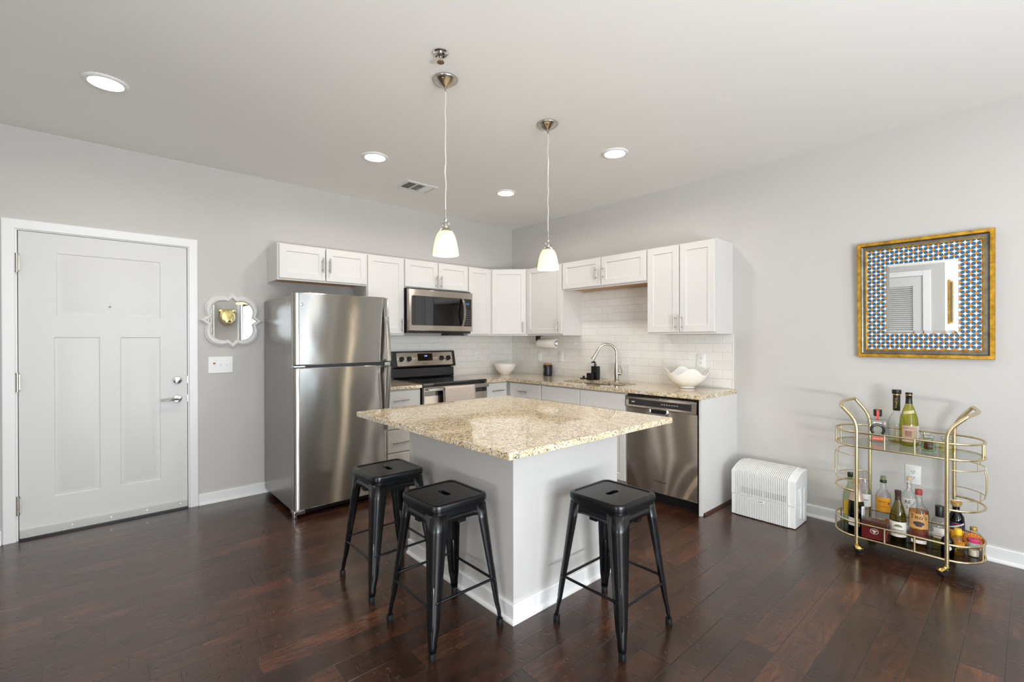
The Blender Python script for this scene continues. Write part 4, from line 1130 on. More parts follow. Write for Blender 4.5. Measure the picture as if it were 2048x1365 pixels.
sx_, sy_ = -.112, -1.410
r = thing('soap_dispenser', 'black soap pump with stepped sponge holder beside the faucet', 'dispenser', (sx_, sy_, ZK))
TS = Tm((sx_, sy_, ZK), (0, -1, 0), (-1, 0, 0))
def vb(b, u0, u1, v0, v1, w0, w1, bev): box(b, u0, u1, v0, v1, w0, w1, bev)
b = new(); vb(b, -.018, .058, 0, .142, -.030, .030, .008); obj('pump_body', b, 'black', r, T=TS)
b = new(); vb(b, -.034, .034, 0, .072, .031, .085, .006); obj('sponge_holder', b, 'black', r, T=TS)
b = new(); cyl(b, (.015, .1421, 0), (.015, .168, 0), .012); cyl(b, (.015, .168, 0), (.015, .182, 0), .005); tube(b, [(.015, .178, 0), (.012, .186, .02), (.008, .180, .055)], [.010, .011, .006], 10); obj('pump', b, 'black', r, T=TS)
b = new(); lathe(b, [(.040, 0), (.040, .005), (.034, .008), (.012, .009), (.012, .022), (.016, .025), (.014, .030), (0, .031)], (-.100, -1.262, ZK), 28)
tag(obj('sink_stopper', b, 'rubber'), 'flat black rubber sink stopper with knob behind the sink', 'stopper')

# paper towels on a holder under the cabinet
py0, py1, px, pz = -.655, -.925, -.165, 1.283
r = thing('paper_towel_holder', 'black and chrome paper towel holder fixed under the corner wall cabinet', 'holder', (px, -.79, CB))
b = new(); box(b, px-.030, px+.030, py0+.006, py0+.030, pz+.03, CB-.001, .004); box(b, px-.018, px+.018, py0+.008, py0+.024, pz-.014, pz+.0301, .003); box(b, px-.03, px+.03, py0-.04, py0+.016, CB-.006, CB-.0006); obj('bracket', b, 'black', r, smooth=False)
b = new(); cyl(b, (px, py0+.012, pz), (px, py1-.02, pz), .008); obj('rod', b, 'chrome', r)
b = new(); lathe(b, [(.010, 0), (.034, .002), (.036, .008), (.030, .016), (.012, .020), (0, .020)], seg=28); obj('end_knob', b, 'chrome', r, T=Tm((px, py1-.008, pz), (-1, 0, 0), (0, -1, 0)))
b = new(); n = 36
outer = [[(px+rr*math.cos(2*PI*i/n), yy, pz+rr*math.sin(2*PI*i/n)) for i in range(n)] for rr, yy in ((.0195, py0), (.050, py0), (.052, py0-.003), (.052, py1+.003), (.050, py1), (.0195, py1), (.0195, py0))]
loft(b, outer); tag(obj('paper_towel_roll', b, 'paper'), 'white paper towel roll hanging under the wall cabinet', 'paper towels')

# ------------------------------------------------------------------ humidifier
hy0, hy1 = -2.936, -3.376
r = thing('air_washer', 'white ribbed air washer on the floor beside the cabinet end panel', 'humidifier', (-.27, (hy0+hy1)/2, 0))
TH_ = TR(hy0, 0, -.135)                 # u along the wall, w towards the room
Wd_, Dp = hy0-hy1, .245
topz = lambda w: .330+.052*math.sin(PI*min(1, max(0, (Dp-w)/Dp))*.62)**.9     # curved hood
def shell(b, u0, u1, v0, v1, curve, ins=0.0):
    n = 12; lo = []
    for u, e in ((u0, .004), (u0+.004, 0), (u1-.004, 0), (u1, .004)):
        sec = [(u, v0, Dp-ins-e)]
        if curve:
            for i in range(n+1):
                w = (Dp-ins-e)*(1-i/n); sec.append((u, topz(w)-ins-e if True else v1, w))
        else: sec += [(u, v1, Dp-ins-e), (u, v1, 0)]
        sec.append((u, v0, 0.0)); lo.append(sec)
    loft(b, lo, True, True)
b = new(); box(b, .001, Wd_-.001, .003, .1545, .0, Dp-.001, .006); box(b, .03, Wd_-.03, .0004, .0031, .03, Dp-.03); lowb = obj('water_tank', b, 'white_plastic', r, T=TH_)
b = new(); shell(b, .0, Wd_, .156, .33, True); upb = obj('hood', b, 'white_plastic', r, T=TH_, ang=30)
b = new(); nr = 30; u0r, u1r = .040, Wd_-.040
for k in range(nr):
    u = u0r+(u1r-u0r)*(k+.5)/nr; hw_ = .0034
    box(b, u-hw_, u+hw_, .006, .150, Dp-.004, Dp+.008, .0012)
obj('ribs', b, 'white_plastic', lowb, T=TH_, ang=30)
b = new(); dk = new()
for k in range(nr):
    u = u0r+(u1r-u0r)*(k+.5)/nr; hw_ = .0034; n = 12
    path = [(.160, Dp), (.31, Dp)] + [(topz((Dp)*(1-i/n)), Dp*(1-i/n)) for i in range(0, n)]
    lo = []
    for v, w in path:
        nx = .009
        if v < .329 and w >= Dp-1e-6: lo.append([(u-hw_, v, w-.003), (u+hw_, v, w-.003), (u+hw_, v, w+nx), (u-hw_, v, w+nx)])
        else: lo.append([(u-hw_, v-.003, w), (u+hw_, v-.003, w), (u+hw_, v+nx, w+nx*.6), (u-hw_, v+nx, w+nx*.6)])
    loft(b, lo, True, True)
    if k not in (nr//2, ) and 1 < k < nr-2:
        uu = u+(u1r-u0r)/nr*.5
        box(dk, uu-.0026, uu+.0026, .178, .222, Dp-.001, Dp+.0035)
obj('hood_ribs', b, 'white_plastic', upb, T=TH_, ang=30)
obj('intake_slots', dk, flat('slot_charcoal', (.05, .05, .055), .7), upb, T=TH_, smooth=False)
b = new(); box(b, Wd_/2-.02, Wd_/2+.015, .128, .150, Dp+.002, Dp+.0095, .001); pl = obj('name_plate', b, 'white_plastic', lowb, T=TH_)
q = new(); box(q, Wd_/2-.016, Wd_/2+.010, .1375, .1415, Dp+.0094, Dp+.0102); obj('logo_bar', q, flat('print_black', (.03, .03, .03)), pl, T=TH_, smooth=False)
b = new(); tube(b, [(Wd_+.002, .27, Dp-.06), (Wd_+.006, .24, Dp-.075), (Wd_+.006, .12, Dp-.085), (Wd_+.003, .06, Dp-.09)], [.004, .007, .007, .005], 8)
box(b, Wd_-.003, Wd_+.004, .03, .26, .04, .07, .002); box(b, Wd_-.003, Wd_+.0035, .06, .27, Dp-.14, Dp-.10, .002); obj('side_grip', b, 'white_plastic', r, T=TH_)

# ------------------------------------------------------------------ gold bar cart
CXF, CXB, CYL, CYR = -.46, -.105, -3.740, -4.155
CYM = (CYL+CYR)/2; CXM = (CXF+CXB)/2; RXO = (CXB-CXF)/2; RYO = .145
r = thing('bar_cart', 'oval gold metal bar cart with two glass shelves against the right wall', 'cart', (CXM, CYM, 0))
def oval(z, n=12, ex=0.0):
    pts = []
    for i in range(n+1):
        a = PI/2-PI*i/n        # right end
        pts.append((CXM-(RXO-ex)*math.sin(PI/2-PI*i/n)*1.0, CYR-(RYO-ex)*math.cos(a) if False else CYR-(RYO-ex)*math.sin(PI*i/n), z))
    for i in range(n+1):
        pts.append((CXM+(RXO-ex)*math.cos(PI*i/n), CYL+(RYO-ex)*math.sin(PI*i/n), z))
    return pts
def bend(pts, r0, n=5):
    """round the corners of a polyline"""
    pts = [Vector(p) for p in pts]; out = [pts[0]]
    for k_, (a, c, d) in enumerate(zip(pts, pts[1:], pts[2:])):
        u = (a-c); w = (d-c); rr = min(r0[k_] if isinstance(r0, (list, tuple)) else r0, u.length*.45, w.length*.45); p = c+u.normalized()*rr; q = c+w.normalized()*rr
        for i in range(n+1):
            t_ = i/n; out.append((1-t_)**2*p+2*t_*(1-t_)*c+t_*t_*q)
    out.append(pts[-1]); return out

for ys, s in ((CYL, 1), (CYR, -1)):
    b = new(); o_ = .082
    tube(b, bend([(CXF, ys, .058), (CXF, ys, .815), (CXF+.01, ys+s*o_, .902), (CXM, ys+s*(o_+.042), .914), (CXB-.01, ys+s*o_, .922), (CXB, ys, .815), (CXB, ys, .058)], (.075, .014, .09, .014, .075)), .0105, 12)
    obj('handle_frame', b, 'cartgold', r, ang=60)
for zt, zb_, nm in ((.745, .657, 'upper'), (.180, .092, 'lower')):
    b = new(); tube(b, oval(zt), .0062, 10, closed=True); tube(b, oval(zb_), .0062, 10, closed=True)
    for q in (1/3, 2/3):
        y = CYL+(CYR-CYL)*q
        for x in (CXF, CXB): cyl(b, (x, y, zb_), (x, y, zt), .0055, seg=10)
    for ys, s in ((CYL, 1), (CYR, -1)):
        for aa in (70, 110):
            a = math.radians(aa); p = (CXM+RXO*math.cos(a), ys+s*RYO*math.sin(a)); cyl(b, (*p, zb_), (*p, zt), .0055, seg=10)
    obj('shelf_rail', b, 'cartgold', r, ang=60)
    b = new(); lo = [[(x, y, z) for x, y, _ in oval(0, 14, .0055)] for z in (zb_-.001, zb_+.005)]; loft(b, lo, True, True)
    obj('glass_shelf', b, 'glass_shelf' if nm == 'upper' else 'glass_dark', r, smooth=False)
for ys, s in ((CYL, 1), (CYR, -1)):
    b = new()
    def ar(z, a0, a1, n=14): return [(CXM+RXO*math.cos(math.radians(a0+(a1-a0)*i/n)), ys+s*RYO*math.sin(math.radians(a0+(a1-a0)*i/n)), z) for i in range(n+1)]
    tube(b, ar(.375, 0, 180, 20), .0062, 10)
    for z in (.434, .598):
        tube(b, ar(z, 0, 78), .0026, 8); tube(b, ar(z, 102, 180), .0026, 8)
    for aa in (78, 102):
        p = ar(.6, aa, aa, 1)[0]; tube(b, bend([(p[0], p[1], .598), (p[0], p[1]+s*.006, .56), (p[0], p[1]+s*.006, .47), (p[0], p[1], .434)], .01), .0026, 8)
    for aa in (55, 125):
        p = ar(.6, aa, aa, 1)[0]; cyl(b, (p[0], p[1], .598), (p[0], p[1], .655), .0026, seg=8); cyl(b, (p[0], p[1], .376), (p[0], p[1], .434), .0026, seg=8)
    obj('bottle_ring', b, 'cartgold', r, ang=60)
for x, y, a in ((CXF, CYL, -.40), (CXF, CYR, .55), (CXB, CYL, -.6), (CXB, CYR, .5)):
    b = new(); cyl(b, (x, y, .050), (x, y, .062), .013, seg=16)
    d = Vector((-math.cos(a)*.6, math.sin(a), 0)).normalized(); c = Vector((x, y, .026))+d*.022
    tube(b, [(x, y, .053), Vector((x, y, .048))+d*.010, c+Vector((0, 0, .016))], [.010, .011, .006], 10)
    M = Matrix.Translation(c)
    w = new(); side = Vector((-d.y, d.x, 0))
    lo = []
    for i in range(7):
        t_ = -1+2*i/6; rr = .0255*math.sqrt(max(.02, 1-(t_*.75)**2)); lo.append([tuple(c+side*t_*.019+rr*(math.cos(2*PI*k/20)*d+math.sin(2*PI*k/20)*Vector((0, 0, 1)))) for k in range(20)])
    loft(w, lo, True, True)
    cs = obj('caster', b, 'brass', r)
    obj('wheel', w, 'rubber', cs)
    h = new(); lo = []
    for i in range(7):
        t_ = -1+2*i/6; rr = .0275*math.sqrt(max(.02, 1-(t_*.72)**2)); lo.append([tuple(c+side*t_*.021+rr*(math.cos(math.radians(20+150*k/12))*d+math.sin(math.radians(20+150*k/12))*Vector((0, 0, 1)))) for k in range(13)])
    loft(h, lo, closed=False); obj('wheel_hood', h, 'brass', cs)

# ------------------------------------------------------------------ bottles
def flatlab(parent, T, w, h, mat, name='label', d=.0006):
    b = new(); box(b, -w/2, w/2, -h/2, h/2, 0, d); return obj(name, b, mat, parent, T=T, smooth=False)
def bottle(label, x, y, z, prof, mat, cap=None, liquid=None, group='bottles on the lower shelf of the cart', sq=None, name='bottle'):
    """prof: (radius, height); cap: (r, z0, z1, mat); liquid: (level, mat, shrink); sq: square section exponent."""
    r = thing(name, label, 'bottle', (x, y, z), group)
    def rev(pf, seg=32):
        bm = new(); lo = []
        for rr, h in pf:
            lp = []
            for i in range(seg):
                a = 2*PI*i/seg
                if sq and rr > sq[1]:
                    k = sq[0]; q = (abs(math.cos(a))**k+abs(math.sin(a))**k)**(-1/k)
                else: q = 1
                lp.append((x+rr*q*math.cos(a+(sq[2] if sq else 0)), y+rr*q*math.sin(a+(sq[2] if sq else 0)), z+h))
            lo.append(lp)
        loft(bm, lo, True, True); return bm
    g = obj('glass', rev(prof), mat, r, ang=50)
    if liquid:
        lv, lm = liquid; pf = [(max(.004, rr-.004), h) for rr, h in prof if h < lv and h > 0.003]; pf = [(pf[0][0]*.9, .006)] + pf[1:] + [(pf[-1][0], lv)]
        obj('liquid', rev(pf), lm, r, ang=50)
    if cap:
        for cr, c0, c1, cm, cn in cap:
            b = new(); lathe(b, [(cr*.98, c0), (cr, c0+.002), (cr, c1-.002), (cr*.94, c1)], (x, y, z), 24); obj(cn, b, cm, r)
    return r
Z1, Z2 = .0976, .6626
# lower shelf, from the front left round to the right end
x, y = -.345, -3.715; a = facing(x, y)
bt = bottle('dark green champagne bottle with pinkish neck foil at the left end of the lower shelf', x, y, Z1,
       [(.040, 0), (.044, .006), (.044, .135), (.041, .175), (.031, .225), (.019, .275), (.0165, .31), (.0165, .345)], 'glass_green', liquid=(.15, 'glass_green'))
b = new(); lathe(b, [(.0395, .193), (.0325, .226), (.0202, .278), (.0178, .31), (.0178, .330), (.0170, .345), (.0, .346)], (x, y, Z1), 28, cap0=False); obj('neck_foil', b, flat('foil_rose', rgb(206, 178, 160), .35, .5), bt)
b = new(); lathe(b, [(.0183, .302), (.0188, .306), (.0188, .326), (.0183, .329)], (x, y, Z1), 24, cap0=False, cap1=False); obj('gold_band', b, flat('gold_print', rgb(206, 166, 84), .3, .7), bt)
lb = wrap(bt, bt, x, y, .0448, .035+Z1, .085+Z1, a-.35, .75, flat('label_white', rgb(232, 230, 224)))
print_marks(lb, 6, .012, x, y, .0452, .062+Z1, a-.35, flat('print_dark', rgb(70, 70, 70)), seed=2)
l2 = wrap(bt, bt, x, y, .0448, .0855+Z1, .165+Z1, a+.95, .30, flat('label_white', rgb(232, 230, 224)), 'side_label'); print_marks(l2, 6, .013, x, y, .0452, .125+Z1, a+.95, 'print_dark', rot=PI/2, seed=9)
x, y = -.262, -3.665; a = facing(x, y)
bt = bottle('pale green bottle with yellow label hidden behind the champagne bottle', x, y, Z1,
       [(.036, 0), (.040, .006), (.040, .185), (.036, .215), (.020, .250), (.0145, .27), (.0145, .315)], 'glass_palegreen', cap=[(.016, .315, .345, 'glass_green', 'cap')])
wrap(bt, bt, x, y, .0407, .07+Z1, .165+Z1, a, 1.0, flat('label_yellow', rgb(222, 176, 46)))
x, y = -.180, -3.728; a = facing(x, y)
bt = bottle('clear bottle with frosted white label near the back left post', x, y, Z1,
       [(.034, 0), (.0375, .006), (.0375, .205), (.033, .228), (.020, .246), (.0135, .26), (.0125, .335), (.016, .337), (.016, .350)], 'glass_clear')
lb = wrap(bt, bt, x, y, .0381, .125+Z1, .205+Z1, a, 1.0, flat('label_frost', rgb(214, 216, 212))); print_marks(lb, 6, .011, x, y, .0383, .168+Z1, a-.1, 'print_dark', seed=3); print_marks(lb, 9, .005, x, y, .0383, .150+Z1, a-.1, 'print_dark', seed=4)
x, y = -.150, -3.820; a = facing(x, y)
bt = bottle('clear bottle with orange label and dark green cork', x, y, Z1,
       [(.036, 0), (.040, .006), (.041, .195), (.036, .218), (.022, .238), (.0155, .252), (.0145, .300), (.017, .302), (.017, .308)], 'glass_clear', cap=[(.0185, .290, .304, 'glass_green', 'wax_ring'), (.0145, .305, .330, flat('cork_green', rgb(120, 130, 92)), 'cork')], liquid=(.03, 'liq_yellow'))
lb = wrap(bt, bt, x, y, .0414, .105+Z1, .198+Z1, a, 1.05, flat('label_orange', rgb(238, 166, 44))); print_marks(lb, 7, .010, x, y, .0416, .172+Z1, a-.1, flat('print_brown', rgb(150, 92, 22)), seed=5); print_marks(lb, 10, .006, x, y, .0416, .140+Z1, a, 'print_brown', seed=6); q = new(); c = Vector((math.cos(a+.75), math.sin(a+.75), 0)); cyl(q, Vector((x, y, Z1+.163))+c*.0410, Vector((x, y, Z1+.163))+c*.0420, .006, seg=14); obj('dark_spot', q, flat('spot_slate', rgb(66, 76, 92)), lb) 
b = new(); c = Vector((math.cos(a+.45), math.sin(a+.45), 0)); cyl(b, Vector((x, y, Z1+.055))+c*.0405, Vector((x, y, Z1+.055))+c*.042, .012, seg=16); obj('orange_seal', b, flat('seal_orange', rgb(206, 112, 60)), bt)
# cigar box
x, y = -.413, -3.825
r = thing('cigar_box', 'dark red wooden box with a pale emblem lying on the lower shelf', 'box', (x, y, Z1)); TB = Tm((x, y, Z1), (0.06, -1, 0), (-1, -.06, 0))
b = new(); box(b, -.064, .064, .0, .085, -.033, .033, .003); obj('box_body', b, flat('cherry_lacquer', rgb(92, 20, 22), .25), r, T=TB)
b = new(); box(b, -.066, .066, .0855, .112, -.035, .035, .004); obj('lid', b, flat('mahogany_lacquer', rgb(70, 34, 28), .25), r, T=TB)
b = new(); lo = []
for rr, w in ((.017, .0334), (.017, .0342), (.0145, .0342), (.0145, .0334)): lo.append([(rr*1.25*math.cos(2*PI*i/24), .05+rr*math.sin(2*PI*i/24), w) for i in range(24)])
loft(b, lo); lathe(b, [(.008, .0334), (.008, .0342), (0, .0342)], (0, 0, 0), 16); 
for v in b.verts:
    if abs(v.co.y) < .0085 and abs(v.co.x) < .0085: v.co.y += .05
for k in range(3): 
    aa = k*2*PI/3+.5; box(b, .011*math.cos(aa)-.003, .011*math.cos(aa)+.003, .05+.009*math.sin(aa)-.003, .05+.009*math.sin(aa)+.003, .0334, .0341)
obj('emblem', b, flat('emblem_silver', rgb(206, 200, 190), .4, .3), r, T=TB)
x, y = -.345, -3.925; a = facing(x, y)
bt = bottle('olive green wine bottle with white label and brown neck foil', x, y, Z1,
       [(.036, 0), (.041, .006), (.0415, .125), (.038, .160), (.027, .205), (.0165, .24), (.014, .262), (.014, .305)], 'glass_olive_dark', liquid=(.11, 'glass_olive_dark'))
b = new(); lathe(b, [(.0165, .246), (.0152, .262), (.0152, .288), (.0165, .290), (.0165, .304), (.0, .306)], (x, y, Z1), 24, cap0=False); obj('neck_foil', b, flat('foil_brown', rgb(70, 46, 40), .4), bt)
lb = wrap(bt, bt, x, y, .0421, .032+Z1, .122+Z1, a, 1.25, flat('label_cream', rgb(232, 226, 216))); print_marks(lb, 9, .009, x, y, .0423, .073+Z1, a, flat('print_grey2', rgb(130, 124, 118)), seed=7); print_marks(lb, 11, .005, x, y, .0423, .050+Z1, a, 'print_grey2', seed=8)
b = new(); cols = []
for i in range(13): 
    q = a-.5+1.0*i/12; h = .006+.010*math.sin(PI*i/12); cols.append([(x+.0426*math.cos(q), y+.0426*math.sin(q), Z1+.092), (x+.0426*math.cos(q), y+.0426*math.sin(q), Z1+.092+h)])
loft(b, cols, closed=False); obj('vineyard_drawing', b, flat('print_olive', rgb(128, 122, 84)), lb)
x, y = -.135, -3.948; a = facing(x, y)
bt = bottle('clear bottle with bold black letters, standing behind the olive wine bottle', x, y, Z1,
       [(.036, 0), (.040, .006), (.040, .215), (.035, .242), (.020, .262), (.0135, .275), (.0125, .335)], 'glass_clear', cap=[(.0145, .330, .350, flat('cork_pale', rgb(214, 186, 156)), 'cork')])
lb = wrap(bt, bt, x, y, .0406, .12+Z1, .222+Z1, a, 1.05, flat('label_clearish', rgb(218, 216, 210)))
wrap_text(lb, 'RE', .030, x, y, .0412, .198+Z1, a-.15, 'black'); wrap_text(lb, 'L', .028, x, y, .0412, .168+Z1, a-.15, 'black')
lb = wrap(bt, bt, x, y, .0140, .262+Z1, .332+Z1, a-.5, .55, flat('label_white', rgb(232, 230, 224)), 'neck_strip'); print_marks(lb, 5, .011, x, y, .0142, .297+Z1, a-.5, 'black', rot=PI/2, seed=11)
x, y = -.335, -4.020; a = facing(x, y)
bt = bottle('clear vodka bottle with red cap and tan label, half full of amber liquid', x, y, Z1,
       [(.043, 0), (.048, .006), (.048, .185), (.043, .215), (.026, .238), (.0165, .255), (.0155, .305)], 'glass_clear', cap=[(.0175, .300, .330, flat('cap_red', rgb(166, 58, 50), .5), 'cap')], liquid=(.205, 'liq_amber'))
lb = wrap(bt, bt, x, y, .0486, .108+Z1, .196+Z1, a, 1.05, flat('label_kraft', rgb(206, 156, 92)))
wrap_text(lb, "Tito's", .036, x, y, .0492, .176+Z1, a, flat('print_darkbrown', rgb(52, 34, 26)))
b = new(); cols = []
for k in range(17):
    u = -.027+.054*k/16; v = .0175*math.sqrt(max(.02, 1-(u/.0275)**2)); aa = a+u/.0492; lo_ = -v*(1.0 if abs(u) < .016 else .55)
    cols.append([(x+.0493*math.cos(aa), y+.0493*math.sin(aa), Z1+.138+q_) for q_ in (lo_, v*.8)])
loft(b, cols, closed=False); obj('pot_still_drawing', b, flat('still_slate', rgb(66, 56, 54)), lb, smooth=False)
wrap(bt, bt, x, y, .0487, .047+Z1, .098+Z1, a, 1.05, flat('label_russet', rgb(104, 48, 30)), 'russet_band')
wrap(bt, bt, x, y, .0486, .022+Z1, .042+Z1, a, .8, flat('label_white', rgb(232, 230, 224)), 'lower_label')
x, y = -.288, -4.108; a = facing(x, y)
bt = bottle('flat clear flask with black screw cap and white label', x, y, Z1,
       [(.036, 0), (.040, .006), (.041, .115), (.037, .150), (.024, .172), (.0145, .18), (.0145, .190)], 'glass_clear', cap=[(.0205, .182, .245, 'black', 'cap')], liquid=(.05, 'liq_yellow'), sq=(4, .02, a))
lb = wrap(bt, bt, x, y, .0470, .065+Z1, .125+Z1, a, .62, flat('label_cream', rgb(232, 226, 216)))
wrap(bt, lb, x, y, .0473, .076+Z1, .079+Z1, a, .60, flat('stripe_red', rgb(176, 70, 60)), 'red_stripe')
x, y = -.392, -4.152; a = facing(x, y)
bt = bottle('short dark brown bottle with round white spot label behind the front right post', x, y, Z1,
       [(.026, 0), (.029, .004), (.029, .075), (.024, .095), (.012, .108), (.012, .118)], 'glass_brown', cap=[(.0135, .115, .135, 'black', 'cap')], liquid=(.07, 'liq_brown'))
b = new(); c = Vector((math.cos(a+.15), math.sin(a+.15), 0)); cyl(b, Vector((x, y, Z1+.05))+c*.0285, Vector((x, y, Z1+.05))+c*.0300, .013, seg=18); obj('label', b, flat('label_white', rgb(232, 230, 224)), bt)
x, y = -.195, -4.172; a = facing(x, y)
bt = bottle('dark liqueur bottle with gold cork top and red sash label near the back right post', x, y, Z1,
       [(.034, 0), (.038, .005), (.038, .145), (.034, .180), (.021, .205), (.0155, .215), (.0155, .235)], 'glass_brown', cap=[(.026, .245, .268, flat('gold_cork', rgb(206, 166, 92), .4, .4), 'stopper'), (.017, .232, .2455, 'glass_clear', 'neck_ring')], liquid=(.14, 'liq_brown'))
wrap(bt, bt, x, y, .0386, .012+Z1, .105+Z1, a, 1.1, flat('label_amber', rgb(222, 148, 36)))
lb = wrap(bt, bt, x, y, .0388, .1055+Z1, .150+Z1, a, 1.1, flat('label_navy', rgb(36, 40, 74)), 'shoulder_label')
b = new(); cols = []
for i in range(13): q = a-1.0+2.0*i/12; zz = Z1+.108+.034*i/12; cols.append([(x+.0393*math.cos(q), y+.0393*math.sin(q), zz), (x+.0393*math.cos(q), y+.0393*math.sin(q), zz+.008)])
loft(b, cols, closed=False); obj('white_sash', b, flat('sash_white', rgb(230, 222, 216)), lb)
b = new(); cols = []
for i in range(9): q = a-.7+1.4*i/8; cols.append([(x+.0394*math.cos(q), y+.0394*math.sin(q), Z1+.125+.018*math.sin(PI*i/8)), (x+.0394*math.cos(q), y+.0394*math.sin(q), Z1+.1265+.022*math.sin(PI*i/8))])
loft(b, cols, closed=False); obj('red_ribbon', b, flat('ribbon_red', rgb(176, 46, 44)), lb)
x, y = -.330, -4.190; a = facing(x, y)
bt = bottle('small yellow capped bottle with amber liquid just right of the front right post', x, y, Z1,
       [(.026, 0), (.029, .004), (.030, .055), (.027, .085), (.014, .100), (.011, .108), (.011, .12)], 'glass_clear', cap=[(.0165, .112, .146, flat('cap_yellow', rgb(240, 196, 36), .4), 'cap')], liquid=(.06, 'liq_yellow'))
wrap(bt, bt, x, y, .0306, .045+Z1, .080+Z1, a, 1.2, flat('label_goldorange', rgb(226, 142, 30)))
x, y = -.180, -4.245; a = facing(x, y)
bt = bottle('squat bottle with big round orange and yellow label at the right end', x, y, Z1,
       [(.030, 0), (.035, .004), (.037, .07), (.032, .092), (.018, .104), (.014, .115)], 'glass_clear', cap=[(.016, .112, .130, flat('cap_gold2', rgb(190, 150, 70), .4, .5), 'cap')], liquid=(.06, 'liq_amber'))
T = Tm((x+.040*math.cos(a), y+.040*math.sin(a), Z1+.062), (-math.sin(a), math.cos(a), 0), (math.cos(a), math.sin(a), 0))
b = new(); lathe(b, [(.046, 0), (.046, .0008), (0, .0008)], seg=32); o = obj('round_label', b, flat('disc_orange', rgb(232, 150, 42)), bt, T=T)
b = new(); lathe(b, [(.046, .0009), (.046, .0013), (.043, .0013), (.043, .0009)], seg=32, cap0=False, cap1=False); lathe(b, [(.030, .0009), (.030, .0013), (.028, .0013), (.028, .0009)], seg=32, cap0=False, cap1=False)
for k in range(16):
    q = 2*PI*k/16; box(b, .036*math.cos(q)-.002, .036*math.cos(q)+.002, .036*math.sin(q)-.003, .036*math.sin(q)+.003, .0009, .0013)
obj('label_rings', b, flat('print_red', rgb(170, 54, 40)), o, T=T, smooth=False)
x, y = -.300, -4.252
r = thing('mini_jar', 'little clear jar with pink and teal lid at the right end of the lower shelf', 'jar', (x, y, Z1))
b = new(); lathe(b, [(.022, 0), (.025, .004), (.026, .05), (.023, .058)], (x, y, Z1), 24); obj('glass', b, 'glass_clear', r)
b = new(); lathe(b, [(.0265, .0585), (.0265, .070)], (x, y, Z1), 24); obj('teal_band', b, flat('lid_teal', rgb(150, 202, 206)), r)
b = new(); lathe(b, [(.0262, .0702), (.0262, .080)], (x, y, Z1), 24); obj('white_band', b, flat('lid_white', rgb(234, 226, 224)), r)
b = new(); lathe(b, [(.0268, .0802), (.0268, .096), (.024, .099), (0, .099)], (x, y, Z1), 24); obj('lid', b, flat('lid_pink', rgb(206, 62, 104)), r)
b = new(); lathe(b, [(.018, .002), (.021, .005), (.021, .035), (.018, .038)], (x, y, Z1), 20); obj('contents', b, flat('jar_paper', rgb(226, 214, 190)), r)

# upper shelf
G2 = 'bottles on the upper shelf of the cart'
x, y = -.215, -3.802; a = facing(x, y)
bt = bottle('square clear tequila bottle with horseshoe and stubby black stopper', x, y, Z2,
       [(.039, 0), (.042, .004), (.053, .135), (.051, .143), (.017, .148), (.0145, .165)], 'glass_clear', group=G2, sq=(6, .02, a), cap=[(.0225, .166, .208, 'black', 'stopper')])
T = Tm((x+.0515*math.cos(a), y+.0515*math.sin(a), Z2+.085), (-math.sin(a), math.cos(a), 0), (math.cos(a), math.sin(a), 0))
b = new(); A_, B_ = [], []
for i in range(25):
    q = math.radians(-50+280*i/24); A_.append((.0400*math.cos(q), .0400*math.sin(q), .0005)); B_.append((.0240*math.cos(q), .0250*math.sin(q), .0005))
va = [b.verts.new(p) for p in A_]; vb_ = [b.verts.new(p) for p in B_]
for i in range(24): b.faces.new((va[i], va[i+1], vb_[i+1], vb_[i]))
o = obj('horseshoe', b, flat('iron_black', rgb(38, 38, 40), .4), bt, T=T); md = o.modifiers.new('thick', 'SOLIDIFY'); md.thickness = .002; md.offset = 0
bm = text_bm('HERRADURA', .0085)
for v in bm.verts:
    q = PI/2-v.co.x/.032; rr = .0318+v.co.y; v.co = Vector((rr*math.cos(q), rr*math.sin(q), .0018+v.co.z))
obj('lettering', bm, flat('print_silver', rgb(210, 210, 208)), o, T=T, smooth=False)
T2 = Tm((x+.0470*math.cos(a), y+.0470*math.sin(a), Z2+.027), (-math.sin(a), math.cos(a), 0), (math.cos(a), math.sin(a), 0)); lb = flatlab(bt, T2, .058, .022, flat('label_red', rgb(222, 82, 54)))
bm = new()
for k in range(8): box(bm, -.024+k*.005, -.021+k*.005, -.005, .005 if k % 3 else .001, .0007, .0010)
box(bm, .018, .025, -.006, .006, .0007, .0010); obj('print_marks', bm, flat('print_pinkish', rgb(240, 176, 150)), lb, T=T2, smooth=False)
T3 = Tm((x+.0228*math.cos(a), y+.0228*math.sin(a), Z2+.180), (-math.sin(a), math.cos(a), 0), (math.cos(a), math.sin(a), 0)); flatlab(bt, T3, .012, .056, flat('strip_red', rgb(226, 78, 62)), 'red_strip', .0012)
flatlab(bt, Tm((x+.0155*math.cos(a), y+.0155*math.sin(a), Z2+.152), (-math.sin(a), math.cos(a), 0), (math.cos(a), math.sin(a), 0)), .012, .018, flat('strip_red', rgb(226, 78, 62)), 'red_strip', .0012)
x, y = -.150, -3.888; a = facing(x, y)
bt = bottle('clear round-shouldered bottle with very tall black and gold neck', x, y, Z2,
       [(.040, 0), (.044, .006), (.044, .10), (.0435, .125), (.038, .155), (.026, .180), (.0165, .192), (.0165, .205)], 'glass_clear', group=G2, liquid=(.012, 'liq_yellow'))
b = new(); lathe(b, [(.0185, .205), (.0190, .207), (.0190, .305)], (x, y, Z2), 28); sl = obj('neck_sleeve', b, 'black', bt)
b = new(); lathe(b, [(.0192, .3055), (.0192, .312)], (x, y, Z2), 28); obj('gold_ring', b, flat('gold_print', rgb(206, 166, 84), .3, .7), bt)
